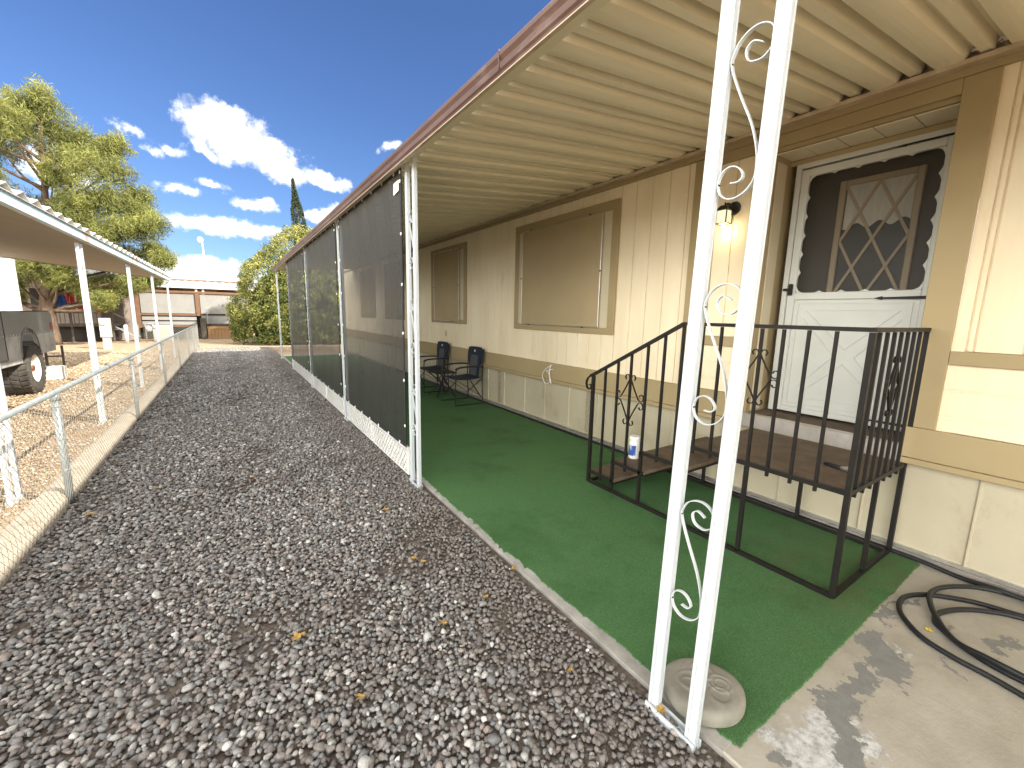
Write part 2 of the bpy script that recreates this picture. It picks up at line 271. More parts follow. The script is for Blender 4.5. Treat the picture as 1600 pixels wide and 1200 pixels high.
def pebmat(name, stops):
    m = bpy.data.materials.new(name); m.use_nodes = True; t = m.node_tree; b = t.nodes['Principled BSDF']; b.inputs['Roughness'].default_value = .62; b.inputs['Specular IOR Level'].default_value = .35
    at = t.nodes.new('ShaderNodeAttribute'); at.attribute_type = 'INSTANCER'; at.attribute_name = 'tone'
    tcn = t.nodes.new('ShaderNodeTexCoord')
    c = ramp(t, at.outputs['Fac'], stops); k = t.nodes.new('ShaderNodeMix'); k.data_type = 'RGBA'; k.blend_type = 'MULTIPLY'; k.inputs['Factor'].default_value = 1
    t.links.new(c, k.inputs['A']); t.links.new(ramp(t, tn(t, tcn, 2.2, 5, .7), [(.3, (.72, .70, .68)), (.7, (1.12, 1.12, 1.12))]), k.inputs['B']); t.links.new(k.outputs['Result'], b.inputs['Base Color'])
    return m
mt['peb'] = pebmat('river pebbles', [(0, (.125, .110, .100)), (.16, (.185, .165, .15)), (.30, (.215, .195, .175)), (.42, (.155, .160, .165)), (.56, (.25, .24, .225)), (.70, (.265, .272, .268)), (.78, (.29, .235, .21)), (.86, (.34, .34, .32)), (.96, (.46, .455, .43)), (1, (.62, .61, .58))])
mt['pebtan'] = pebmat('tan pebbles', [(0, (.24, .17, .10)), (.3, (.36, .275, .18)), (.6, (.44, .35, .24)), (.85, (.52, .43, .31)), (1, (.62, .56, .46))])

# ------------------------------------------------------------------ mesh helpers
class MB:
    def __init__(s): s.v = []; s.f = []; s.sm = []
    def add(s, vs, fs, smooth=False):
        o = len(s.v); s.v += [tuple(x) for x in vs]; s.f += [tuple(i+o for i in f) for f in fs]; s.sm += [smooth]*len(fs); return s
    def box(s, x0, x1, y0, y1, z0, z1, bev=0):
        if bev <= 0:
            vs = [(x, y, z) for x in (x0, x1) for y in (y0, y1) for z in (z0, z1)]
            return s.add(vs, [(0, 1, 3, 2), (4, 6, 7, 5), (0, 4, 5, 1), (2, 3, 7, 6), (0, 2, 6, 4), (1, 5, 7, 3)])
        b = min(bev, (x1-x0)/2.01, (y1-y0)/2.01, (z1-z0)/2.01)
        # chamfered box: 24 vertices
        vs = []; idx = {}
        for ix, X in ((0, (x0, x0+b)), (1, (x1, x1-b))):
            for iy, Y in ((0, (y0, y0+b)), (1, (y1, y1-b))):
                for iz, Z in ((0, (z0, z0+b)), (1, (z1, z1-b))):
                    idx[ix, iy, iz] = len(vs); vs += [(X[0], Y[1], Z[1]), (X[1], Y[0], Z[1]), (X[1], Y[1], Z[0])]
        g = lambda a, bb, c, k: idx[a, bb, c]+k
        fs = []
        for a in (0, 1):
            fs.append([g(a, 0, 0, 0), g(a, 0, 1, 0), g(a, 1, 1, 0), g(a, 1, 0, 0)]); fs.append([g(0, a, 0, 1), g(0, a, 1, 1), g(1, a, 1, 1), g(1, a, 0, 1)]); fs.append([g(0, 0, a, 2), g(0, 1, a, 2), g(1, 1, a, 2), g(1, 0, a, 2)])
        for a in (0, 1):
            for c in (0, 1):
                fs.append([g(a, c, 0, 0), g(a, c, 1, 0), g(a, c, 1, 1), g(a, c, 0, 1)])
                fs.append([g(a, 0, c, 0), g(a, 1, c, 0), g(a, 1, c, 2), g(a, 0, c, 2)])
                fs.append([g(0, a, c, 1), g(1, a, c, 1), g(1, a, c, 2), g(0, a, c, 2)])
                for d in (0, 1): fs.append([g(a, c, d, 0), g(a, c, d, 1), g(a, c, d, 2)])
        return s.add(vs, fs)
    def obox(s, c, ax, ay, az):
        c, ax, ay, az = map(Vector, (c, ax, ay, az)); vs = [c+a*ax+b*ay+d*az for a in (-1, 1) for b in (-1, 1) for d in (-1, 1)]
        return s.add(vs, [(0, 1, 3, 2), (4, 6, 7, 5), (0, 4, 5, 1), (2, 3, 7, 6), (0, 2, 6, 4), (1, 5, 7, 3)])
    def bar(s, a, b, w, h, up=(0, 0, 1)):
        a, b = Vector(a), Vector(b); d = (b-a).normalized(); up = Vector(up)
        if abs(d.dot(up)) > .98: up = Vector((1, 0, 0))
        sd = d.cross(up).normalized(); u = sd.cross(d)
        return s.obox((a+b)/2, (b-a)/2, sd*w/2, u*h/2)
    def tube(s, path, r, n=8, cap=True, closed=False):
        P = [Vector(p) for p in path]; L = len(P); rr = r if hasattr(r, '__len__') else [r]*L
        t0 = (P[1]-P[0]).normalized(); nrm = t0.orthogonal().normalized(); vs = []
        for i in range(L):
            if closed: t = (P[(i+1) % L]-P[i-1]).normalized()
            else: t = (P[min(i+1, L-1)]-P[max(i-1, 0)]).normalized()
            nrm = (nrm - t*nrm.dot(t)).normalized(); bn = t.cross(nrm)
            for k in range(n):
                a = 2*math.pi*k/n; vs.append(P[i]+(nrm*math.cos(a)+bn*math.sin(a))*rr[i])
        fs = []
        for i in range(L if closed else L-1):
            j = (i+1) % L
            for k in range(n): fs.append((i*n+k, i*n+(k+1) % n, j*n+(k+1) % n, j*n+k))
        s.add(vs, fs, True)
        if cap and not closed:
            o = len(s.v)-len(vs); s.f += [tuple(o+k for k in range(n))[::-1], tuple(o+(L-1)*n+k for k in range(n))]; s.sm += [False, False]
        return s
    def cyl(s, a, b, r, n=16, r2=None): return s.tube([a, b], [r, r if r2 is None else r2], n)
    def sweep(s, path, normal, t, w):
        # flat bar bent in a plane: t thickness in plane, w width along the normal
        P = [Vector(p) for p in path]; nr = Vector(normal).normalized(); L = len(P); vs = []
        for i in range(L):
            d = (P[min(i+1, L-1)]-P[max(i-1, 0)]).normalized(); sd = nr.cross(d).normalized()
            vs += [P[i]+sd*t/2+nr*w/2, P[i]-sd*t/2+nr*w/2, P[i]-sd*t/2-nr*w/2, P[i]+sd*t/2-nr*w/2]
        fs = []
        for i in range(L-1):
            for k in range(4): fs.append((i*4+k, i*4+(k+1) % 4, i*4+4+(k+1) % 4, i*4+4+k))
        fs += [(3, 2, 1, 0), tuple((L-1)*4+k for k in range(4))]
        return s.add(vs, fs)
    def prism(s, poly, axis, a, b):
        # polygon in the two other axes extruded along axis
        def mk(p, q): return {0: (q, p[0], p[1]), 1: (p[0], q, p[1]), 2: (p[0], p[1], q)}[axis]
        n = len(poly); vs = [mk(p, a) for p in poly]+[mk(p, b) for p in poly]
        fs = [tuple(range(n))[::-1], tuple(range(n, 2*n))]+[(i, (i+1) % n, n+(i+1) % n, n+i) for i in range(n)]
        return s.add(vs, fs)
    def sphere(s, c, rx, ry, rz, n=12, mm=8, z0=-1):
        vs = []; fs = []
        for j in range(mm+1):
            ph = -math.pi/2+math.pi*j/mm
            for i in range(n):
                a = 2*math.pi*i/n; vs.append((c[0]+rx*math.cos(a)*math.cos(ph), c[1]+ry*math.sin(a)*math.cos(ph), c[2]+rz*max(z0, math.sin(ph))))
        for j in range(mm):
            for i in range(n): fs.append((j*n+i, j*n+(i+1) % n, (j+1)*n+(i+1) % n, (j+1)*n+i))
        return s.add(vs, fs, True)
    def build(s, name, mat, parent=None, origin=None, bevel=0, seg=1):
        me = bpy.data.meshes.new(name); O = Vector((0, 0, 0))
        if parent is not None: O = wloc(parent)
        elif origin is not None: O = Vector(origin)
        me.from_pydata([tuple(Vector(v)-O) for v in s.v], [], s.f)
        me.polygons.foreach_set('use_smooth', s.sm); me.materials.append(mat if not isinstance(mat, str) else mt[mat]); me.update()
        o = bpy.data.objects.new(name, me); C.objects.link(o)
        if parent is not None: o.parent = parent
        else: o.location = O
        if bevel:
            bv = o.modifiers.new('bevel', 'BEVEL'); bv.width = bevel; bv.segments = seg; bv.limit_method = 'ANGLE'; bv.angle_limit = rad(40)
        return o
def wloc(o):
    v = Vector(o.location)
    while o.parent is not None: o = o.parent; v += Vector(o.location)
    return v
def tag(o, label=None, cat=None, group=None, kind=None):
    if label: o['label'] = label
    if cat: o['category'] = cat
    if group: o['group'] = group
    if kind: o['kind'] = kind
    return o
def thing(name, loc, label, cat, group=None):
    o = bpy.data.objects.new(name, None); C.objects.link(o); o.location = loc; o.empty_display_size = .1
    return tag(o, label, cat, group)
def kids(o): return [c for c in C.objects if c.parent is o]
def dup(root, loc, label=None, rotz=None, skip=()):
    r = root.copy(); C.objects.link(r); r.location = loc
    if rotz is not None: r.rotation_euler = (0, 0, rotz)
    if label: r['label'] = label
    for ch in kids(root):
        if ch.name.split('.')[0] in skip: continue
        c = ch.copy(); C.objects.link(c); c.parent = r
        for g in kids(ch): d = g.copy(); C.objects.link(d); d.parent = c
    return r
def catmull(P, k=5):
    P = [Vector(p) for p in P]; out = []
    for i in range(len(P)-1):
        p0 = P[max(i-1, 0)]; p1 = P[i]; p2 = P[i+1]; p3 = P[min(i+2, len(P)-1)]
        for j in range(k):
            t = j/k; out.append(.5*((2*p1)+(p2-p0)*t+(2*p0-5*p1+4*p2-p3)*t*t+(3*p1-p0-3*p2+p3)*t**3))
    out.append(P[-1]); return out

# ------------------------------------------------------------------ ground
def sheet(name, x0, x1, y0, y1, z, mat, kind='structure'):
    b = MB(); b.add([(x0, y0, z), (x1, y0, z), (x1, y1, z), (x0, y1, z)], [(0, 1, 2, 3)]); o = b.build(name, mat); o['kind'] = kind; return o
sheet('ground', -300, 300, -60, 600, -.05, 'yard')
sheet('gravel_soil', -1.16, 1.34, -4, 20.2, -.022, 'soil')
sl_ = MB().box(1.335, 3.56, -5, 16.2, -.12, 0, .006).build('patio_slab', 'patio'); sl_['kind'] = 'structure'
# pale bare concrete strip at the slab edge
ed = MB(); ed.box(1.332, 1.40, .62, 16.2, -.1, .0035).build('slab_edge_strip', 'concgrey')['kind'] = 'structure'
# kerb on the left: rounded mound
pr = [(-1.13, -.05), (-1.145, .03), (-1.17, .06), (-1.22, .078), (-1.28, .07), (-1.34, .045), (-1.38, -.05)]
kb = MB(); ys = np.linspace(1.0, 20.6, 80); vs = []
for y in ys:
    for (x, z) in pr: vs.append((x+.008*math.sin(y*3.1)+rnd.uniform(-.004, .004), y, z+(rnd.uniform(-.004, .004) if z > 0 else 0)))
n = len(pr); kb.add(vs, [(i*n+k, i*n+k+1, (i+1)*n+k+1, (i+1)*n+k) for i in range(len(ys)-1) for k in range(n-1)], True)
kb.build('kerb', 'kerb')['kind'] = 'structure'

# green turf with frayed edge
def turf():
    b = MB(); L = []; R = []; y = .607
    ysamp = list(np.arange(.607, 6, .005))+list(np.arange(6, 15.5, .1))+[15.5]; ragged = []; off = 0
    fr = 0
    for i, y in enumerate(ysamp):
        if y < 6:
            off += rnd.uniform(-.003, .003); off *= .93
            if rnd.random() < .05: fr = rnd.uniform(.008, .030)*(1 if 1.5 < y < 2.6 or 3 < y < 3.4 else .4)
            fr *= .80
            x = 1.372 + .012*math.sin(y*2.1)+off - abs(fr) + rnd.uniform(-.0022, .0022) + (.0 if y > 2.6 else .012)
        else: x = 1.375
        L.append(x)
    ys2 = ysamp; vs = []
    for x, y in zip(L, ys2): vs += [(x, y, .0005), (x+.001, y, .011), (2.5, y, .012), (3.502, y, .012)]
    fs = [(i*4+k, i*4+k+1, i*4+5+k, i*4+4+k) for i in range(len(ys2)-1) for k in range(3)]
    b.add(vs, fs)
    # frayed near end strip
    xs = np.arange(L[0], 3.5, .01); v2 = []; off = 0
    for x in xs:
        off += rnd.uniform(-.0018, .0018); off *= .93; yy = .607-.012+off+rnd.uniform(-.0022, .0022)
        v2 += [(x, yy, .0005), (x, yy+.001, .011), (x, .6075, .0118)]
    b.add(v2, [(i*3+k, i*3+3+k, i*3+4+k, i*3+1+k) for i in range(len(xs)-1) for k in range(2)])
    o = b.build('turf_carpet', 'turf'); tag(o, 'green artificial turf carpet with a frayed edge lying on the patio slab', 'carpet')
turf()

# pebbles by geometry nodes on explicit points
def pebbles(name, pts, scales, rots, tones, mat, label, sub=2):
    me = bpy.data.meshes.new(name); me.from_pydata([tuple(p) for p in pts], [], [])
    a = me.attributes.new('scl', 'FLOAT_VECTOR', 'POINT'); a.data.foreach_set('vector', np.asarray(scales, np.float32).ravel())
    a = me.attributes.new('rot', 'FLOAT_VECTOR', 'POINT'); a.data.foreach_set('vector', np.asarray(rots, np.float32).ravel())
    a = me.attributes.new('tone', 'FLOAT', 'POINT'); a.data.foreach_set('value', np.asarray(tones, np.float32))
    a = me.attributes.new('pick', 'INT', 'POINT'); a.data.foreach_set('value', rg.integers(0, 5, len(pts)).astype(np.int32))
    me.materials.append(mt[mat])
    o = bpy.data.objects.new(name, me); C.objects.link(o); o['kind'] = 'stuff'; o['label'] = label; o['category'] = 'gravel'
    g = bpy.data.node_groups.new(name, 'GeometryNodeTree')
    g.interface.new_socket('Geometry', in_out='INPUT', socket_type='NodeSocketGeometry'); g.interface.new_socket('Geometry', in_out='OUTPUT', socket_type='NodeSocketGeometry')
    gi = g.nodes.new('NodeGroupInput'); go = g.nodes.new('NodeGroupOutput'); L = g.links.new
    j = g.nodes.new('GeometryNodeJoinGeometry')
    for k in range(5):
        ic = g.nodes.new('GeometryNodeMeshIcoSphere'); ic.inputs['Radius'].default_value = 1; ic.inputs['Subdivisions'].default_value = sub
        sp = g.nodes.new('GeometryNodeSetPosition'); nz = g.nodes.new('ShaderNodeTexNoise'); nz.noise_dimensions = '4D'; nz.inputs['W'].default_value = 3.7*k+1; nz.inputs['Scale'].default_value = .85; nz.inputs['Detail'].default_value = 1
        s = g.nodes.new('ShaderNodeVectorMath'); s.operation = 'SUBTRACT'; s.inputs[1].default_value = (.5, .5, .5); m2 = g.nodes.new('ShaderNodeVectorMath'); m2.operation = 'SCALE'; m2.inputs['Scale'].default_value = 1.5
        L(nz.outputs['Color'], s.inputs[0]); L(s.outputs[0], m2.inputs[0]); L(ic.outputs['Mesh'], sp.inputs['Geometry']); L(m2.outputs[0], sp.inputs['Offset'])
        ss = g.nodes.new('GeometryNodeSetShadeSmooth'); L(sp.outputs[0], ss.inputs[0]); sm = g.nodes.new('GeometryNodeSetMaterial'); sm.inputs['Material'].default_value = mt[mat]; L(ss.outputs[0], sm.inputs[0])
        ti = g.nodes.new('GeometryNodeGeometryToInstance'); L(sm.outputs[0], ti.inputs[0]); L(ti.outputs[0], j.inputs[0])
    ip = g.nodes.new('GeometryNodeInstanceOnPoints'); ip.inputs['Pick Instance'].default_value = True
    def at(nm, ty):
        q = g.nodes.new('GeometryNodeInputNamedAttribute'); q.data_type = ty; q.inputs['Name'].default_value = nm; return q.outputs['Attribute']
    L(gi.outputs[0], ip.inputs['Points']); L(j.outputs[0], ip.inputs['Instance']); L(at('pick', 'INT'), ip.inputs['Instance Index'])
    L(at('rot', 'FLOAT_VECTOR'), ip.inputs['Rotation']); L(at('scl', 'FLOAT_VECTOR'), ip.inputs['Scale']); L(ip.outputs[0], go.inputs[0])
    md = o.modifiers.new('pebbles', 'NODES'); md.node_group = g
    return o
def jit(x0, x1, y0, y1, sp):
    xs = np.arange(x0, x1, sp); ys = np.arange(y0, y1, sp); X, Y = np.meshgrid(xs, ys); X = X.ravel(); Y = Y.ravel()
    return X+rg.uniform(-.6, .6, len(X))*sp, Y+rg.uniform(-.6, .6, len(Y))*sp
def gravel():
    P = []; S = []; Rr = []; T = []
    def vn(x, y, s, seed):
        r = np.random.default_rng(seed); v = np.zeros_like(x)
        for k in range(6): a = r.uniform(0, 6.28); f = s*r.uniform(.6, 1.8); v += np.sin((x*np.cos(a)+y*np.sin(a))*f+r.uniform(0, 6.28))
        return v/6
    for (y0, y1, sp, lo, hi) in ((-.3, 3.6, .0190, .0090, .0180), (3.6, 7.5, .024, .011, .019), (7.5, 20.0, .034, .015, .024)):
        x, y = jit(-1.13, 1.30, y0, y1, sp); n = len(x)
        keep = (x > -1.125) & (x < 1.318)
        # bare soil spots with few stones
        bare = vn(x, y, 4.5, 5)+.35*vn(x, y, 14, 6); pk = np.where(bare > .42, .45, 1.0); keep &= rg.random(n) < pk
        x, y, bare = x[keep], y[keep], bare[keep]; n = len(x); near = np.clip((x-.75)/.35, 0, 1)
        sz = lo+(hi-lo)*rg.random(n)**2.0; sz *= np.where(rg.random(n) < .06, 1.35, 1)
        sz = sz*(1-near*.1)
        asp = rg.uniform(.62, .95, n); fl = rg.uniform(.48, .82, n)
        s = np.stack([sz, sz*asp, sz*fl], 1)
        z = -.018+rg.random(n)**1.2*.020+.006*vn(x, y, 3, 9)
        P.append(np.stack([x, y, z], 1)); S.append(s); Rr.append(np.stack([rg.normal(0, .35, n), rg.normal(0, .35, n), rg.uniform(0, 6.28, n)], 1))
        t = rg.random(n); tn_ = .16+.22*rg.random(n)+np.where(rg.random(n) < .06, .3, 0); u = np.where(rg.random(n) < near*.9, tn_, t)
        u = np.clip(u-.12*np.clip(bare, 0, 1)*1.2, 0, 1); T.append(u)
    pebbles('gravel', np.concatenate(P), np.concatenate(S), np.concatenate(Rr), np.concatenate(T), 'peb', 'mixed grey and brown river pebbles covering the side yard')
    P = []; S = []; Rr = []; T = []
    for (x0, x1, y0, y1, sp, lo, hi) in ((-3.2, -1.36, 3.2, 9, .034, .010, .020), (-6.5, -1.38, 9, 20, .055, .016, .028), (-1.2, 3.4, 17.5, 20.4, .035, .012, .02)):
        x, y = jit(x0, x1, y0, y1, sp); n = len(x)
        if y0 > 17: k = (rg.random(n) < np.clip((y-17.5)*1.5, 0, 1)); x, y = x[k], y[k]; n = len(x)
        bb = np.sin(x*3.1+1.3*np.sin(y*1.3))*np.sin(y*2.3+x); k = rg.random(n) < np.where(bb > .55, .35, 1); x, y = x[k], y[k]; n = len(x)
        sz = lo+(hi-lo)*rg.random(n)**1.8; P.append(np.stack([x, y, -.046+rg.random(n)*.012+np.where(y > 17.4, np.where(x > -1.2, .03, 0), 0)], 1))
        S.append(np.stack([sz, sz*rg.uniform(.6, .95, n), sz*rg.uniform(.4, .7, n)], 1)); Rr.append(np.stack([rg.normal(0, .3, n), rg.normal(0, .3, n), rg.uniform(0, 6.28, n)], 1)); T.append(rg.random(n))
    pebbles('yard_gravel', np.concatenate(P), np.concatenate(S), np.concatenate(Rr), np.concatenate(T), 'pebtan', 'sunlit tan gravel in the neighbouring yard behind the chain link fence', 1)
    # fine dead twigs and needles among the stones
    b = MB()
    for i in range(2600):
        y = rnd.uniform(.6, 5.5); x = rnd.uniform(-1.1, 1.25)
        if math.sin(x*4.1+1)*math.sin(y*3.3)+rnd.uniform(-.5, .5) < .25: continue
        a = rnd.uniform(0, 6.28); l = rnd.uniform(.01, .035); z = rnd.uniform(.0, .014)
        p = Vector((x, y, z)); q = p+Vector((math.cos(a)*l, math.sin(a)*l, rnd.uniform(-.006, .006))); mid = (p+q)/2+Vector((rnd.uniform(-.004, .004), rnd.uniform(-.004, .004), .003))
        b.tube([p, mid, q], .0006, 3, False)
    o = b.build('plant_litter', M('dry twig brown', (.10, .055, .03), .9)); tag(o, 'fine dry brown twigs and needles scattered among the pebbles', 'litter', kind='stuff')
gravel()

# fallen leaves
def leaf(x, y, s, rot, label, mat='leaf', z=.012):
    b = MB(); out = []
    n = 11
    for i in range(n):
        a = 2*math.pi*i/n; r = s*(1 if i % 2 == 0 else .52)*(.8+.4*rnd.random()); out.append((x+r*math.cos(a+rot), y+.8*r*math.sin(a+rot), z+rnd.uniform(0, s*.5)))
    vs = [(x, y, z)]+out; b.add(vs, [(0, 1+i, 1+(i+1) % n) for i in range(n)])
    b.tube([(x, y, z), (x+s*1.7*math.cos(rot), y+s*1.7*math.sin(rot), z+.004)], .0008, 4)
    o = b.build('fallen_leaf', mat, origin=(x, y, 0)); tag(o, label, 'leaf', 'dry yellow leaves fallen on the ground')
    so_ = o.modifiers.new('thick', 'SOLIDIFY'); so_.thickness = .0006
for a in [(.88, 3.03, .030, .3, 'curled yellow leaf on the gravel, farthest from the camera of those near the turf'),
          (.835, 2.30, .024, 1.2, 'larger left one of two yellow leaves lying close together on the gravel'), (.87, 2.24, .016, 2.6, 'smaller right one of two yellow leaves lying close together on the gravel'),
          (1.30, 1.89, .024, .8, 'bright yellow leaf against the slab edge beside the turf'), (1.03, 1.76, .017, 4, 'small crumpled yellow leaf on the brown pebbles near the slab edge'),
          (.76, 1.70, .020, 2, 'pale tan leaf in the middle of the gravel'), (.15, 1.97, .036, .5, 'biggest tan leaf, alone on the grey pebbles in the lower left'),
          (1.10, 1.16, .016, 3, 'tiny yellow leaf on the gravel near the front post'), (-.95, 4.05, .026, .2, 'small yellow leaf near the second chain link fence post'),
          (.06, 4.27, .020, 1, 'yellow leaf in the middle of the gravel path, halfway to the screens'), (.32, 1.50, .02, 2.2, 'orange brown leaf among the large pebbles at the bottom of the view'),
          (-.61, 4.40, .024, 0, 'curled tan leaf on the gravel right of the fence')]: leaf(*a)
leaf(1.262, .825, .026, 1.8, 'dry yellow leaf caught in the foot of the front scroll post', z=.022)
leaf(2.77, .40, .020, .4, 'bright yellow leaf on the patio beside the black hose', 'banana', .002)

# ------------------------------------------------------------------ the home
home = thing('manufactured_home', (3.53, 4, 0), 'cream manufactured home with tan trim, vertical siding and metal skirting', 'house')
def grooved(b, y0, y1, z0, z1, x=3.53, grooves=(), d=.011, wd=.011, back=.05):
    ys = [y0]; pts = [(y0, x)]
    for g in sorted(grooves):
        if g-wd > y0+.004 and g+wd < y1-.004: pts += [(g-wd/2, x), (g-wd/4, x+d), (g+wd/4, x+d), (g+wd/2, x)]
    pts.append((y1, x)); poly = [(px, py) for py, px in pts]+[(x+back, y1), (x+back, y0)]
    b.prism(poly, 2, z0, z1)
def lapped(b, y0, y1, z0, z1, x=3.53, gs=()):
    pts = [(x, z0)]
    for g in gs: pts += [(x, g-.008), (x+.006, g-.005), (x+.006, g+.004), (x, g+.006)]
    pts += [(x, z1), (x+.05, z1), (x+.05, z0)]
    b.prism([(p[0], p[1]) for p in pts], 1, y0, y1)
GR = [2.697+.1975*i for i in range(-1, 68)]
b = MB()
grooved(b, 2.43, 16.4, .88, 3.08, grooves=GR)
grooved(b, 1.905, 2.21, 1.355, 3.08, grooves=[2.055]); lapped(b, 1.905, 2.21, .88, 1.27, gs=(.985, 1.125))
grooved(b, -5, .645, 1.345, 3.08, grooves=[.585, .555, .372, .172]+[.172-.2*i for i in range(1, 25)])
lapped(b, -5, .645, .862, 1.262, gs=(.952, 1.112))
grooved(b, .79, 1.787, 2.90, 3.08)
b.box(3.58, 3.6, -5, .6, .6, 3.08); b.box(3.58, 3.6, 1.95, 16.4, .6, 3.08)
b.box(3.6, 8, 16.35, 16.4, .1, 3.08); b.box(3.6, 8, -5, -4.95, .1, 3.08)
b.build('siding', 'siding', home)
b = MB()  # tan trim
b.box(3.503, 3.53, .645, .79, .862, 2.853, .003)            # right of the alcove
b.box(3.503, 3.53, 1.787, 1.905, .882, 2.77, .003)
b.box(3.505, 3.53, 2.21, 2.43, .882, 2.853, .003)
b.box(3.498, 3.53, .79, 2.21, 2.77, 2.853, .003)
b.box(3.495, 3.53, -5, 16.4, 2.855, 2.905, .003)
b.box(3.505, 3.53, 1.905, 2.21, 1.272, 1.353, .002)
b.box(3.505, 3.53, -5, .643, 1.264, 1.343, .002)
b.box(3.500, 3.53, 1.80, 16.4, .665, .880, .004); b.box(3.500, 3.53, -5, .79, .665, .860, .004)
b.box(3.500, 3.53, .79, 1.80, .665, .722, .002)
b.box(3.492, 3.545, -5, 16.4, .625, .663, .004)
b.build('trim', 'trim', home)
b = MB()  # skirting with standing ribs
js = [-4.5+.5*i for i in range(10)]+[.425, .945, 1.472, 1.98, 2.491, 3.0, 3.5, 4.01, 4.51, 4.99, 5.55]+[6.05+.5*i for i in range(20)]
pts = [(3.548, -5)]
for g in js: pts += [(3.548, g-.012), (3.538, g-.006), (3.538, g), (3.552, g+.003), (3.548, g+.008)]
pts += [(3.548, 16.4), (3.58, 16.4), (3.58, -5)]
b.prism(pts, 2, .075, .63); b.build('skirting', 'skirt', home)
MB().box(3.535, 3.58, -5, 16.4, .052, .075).build('base_flashing', 'alu', home)
MB().box(3.525, 3.60, -5, 16.4, -.02, .051, .003).build('footing', 'curbwall', home)
for (y0, y1, z0, z1) in ((3.61, 3.68, .08, .60), (5.66, 5.72, .10, .60)):
    o = MB().box(3.530, 3.5375, y0, y1, z0, z1).build('skirt_vent', 'vent', home)
# alcove
AX = 3.84
b = MB(); grooved(b, 0, .01, 0, .01)
b = MB(); b.box(3.531, 4.0, 1.787, 1.83, .66, 2.80); b.box(3.531, 4.0, .745, .79, .66, 2.80); b.build('alcove_side', 'trim', home)
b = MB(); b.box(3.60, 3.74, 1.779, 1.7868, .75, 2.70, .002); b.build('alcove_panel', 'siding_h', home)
b = MB(); pts = [(3.50, 2.768)]
b.box(3.531, 3.87, .79, 1.787, 2.745, 2.79); b.build('alcove_soffit', 'trim', home)
b = MB()
for i in range(5): b.box(3.56, 3.80, .80+.2*i, .80+.2*i-.006+.2 if i < 4 else 1.78, 2.738, 2.7448, .002)
b.build('soffit_panel', 'pan', home)
MB().box(3.805, 3.94, .79, 1.787, 2.70, 2.737).build('door_header', 'trim', home)
MB().box(3.537, 3.94, .79, 1.787, .66, .735, .006).build('door_step', 'deck', home)
b = MB(); b.box(3.497, 3.536, .79, 1.80, .724, .742, .003); b.box(3.486, 3.4955, .79, 1.80, .632, .738, .002); b.build('threshold', 'alu', home)
# inner front door with diamond window
fd = MB().box(3.945, 3.985, .79, 1.787, .72, 2.75).build('front_door', 'innerdoor', home)
MB().box(3.938, 3.944, 1.02, 1.45, 1.55, 2.50).build('window_pane', 'glass', fd)
b = MB()
for (y0, y1, z0, z1) in ((.99, 1.03, 1.50, 2.54), (1.43, 1.47, 1.50, 2.54), (1.03, 1.43, 2.50, 2.54), (1.03, 1.43, 1.50, 1.54)): b.box(3.915, 3.94, y0, y1, z0, z1, .005)
b.build('window_moulding', 'innertrim', fd)
b = MB(); yc = 1.23; hw = .2; zt = 2.50; pit = .40
def clipseg(p, q, y0, y1, z0, z1):
    t0, t1 = 0, 1; d = (q[0]-p[0], q[1]-p[1])
    for pp, dd, lo, hi in ((p[0], d[0], y0, y1), (p[1], d[1], z0, z1)):
        if abs(dd) < 1e-9:
            if pp < lo or pp > hi: return None
            continue
        a, c = (lo-pp)/dd, (hi-pp)/dd
        if a > c: a, c = c, a
        t0, t1 = max(t0, a), min(t1, c)
    if t1 <= t0+1e-6: return None
    return (p[0]+d[0]*t0, p[1]+d[1]*t0), (p[0]+d[0]*t1, p[1]+d[1]*t1)
for k in range(-3, 6):
    for sg in (1, -1):
        z = 2.50-k*pit; r = clipseg((yc-sg*.6, z-1.2), (yc+sg*.6, z+1.2), 1.03, 1.43, 1.54, 2.50)
        if r: b.bar((3.93+sg*.0012, r[0][0], r[0][1]), (3.93+sg*.0012, r[1][0], r[1][1]), .019, .008, (1, 0, 0))
b.build('window_muntin', 'innertrim', fd)
b = MB(); vs = []
for i in range(41):
    y = 1.035+.39*i/40; xx = 3.9365+.0015*math.sin(i*1.3); zb = 2.205+.02*math.sin(i*.45)
    vs += [(xx, y, zb), (xx, y, 2.50)]
b.add(vs, [(2*i, 2*i+2, 2*i+3, 2*i+1) for i in range(40)], True); b.build('curtain', 'curtain', fd)
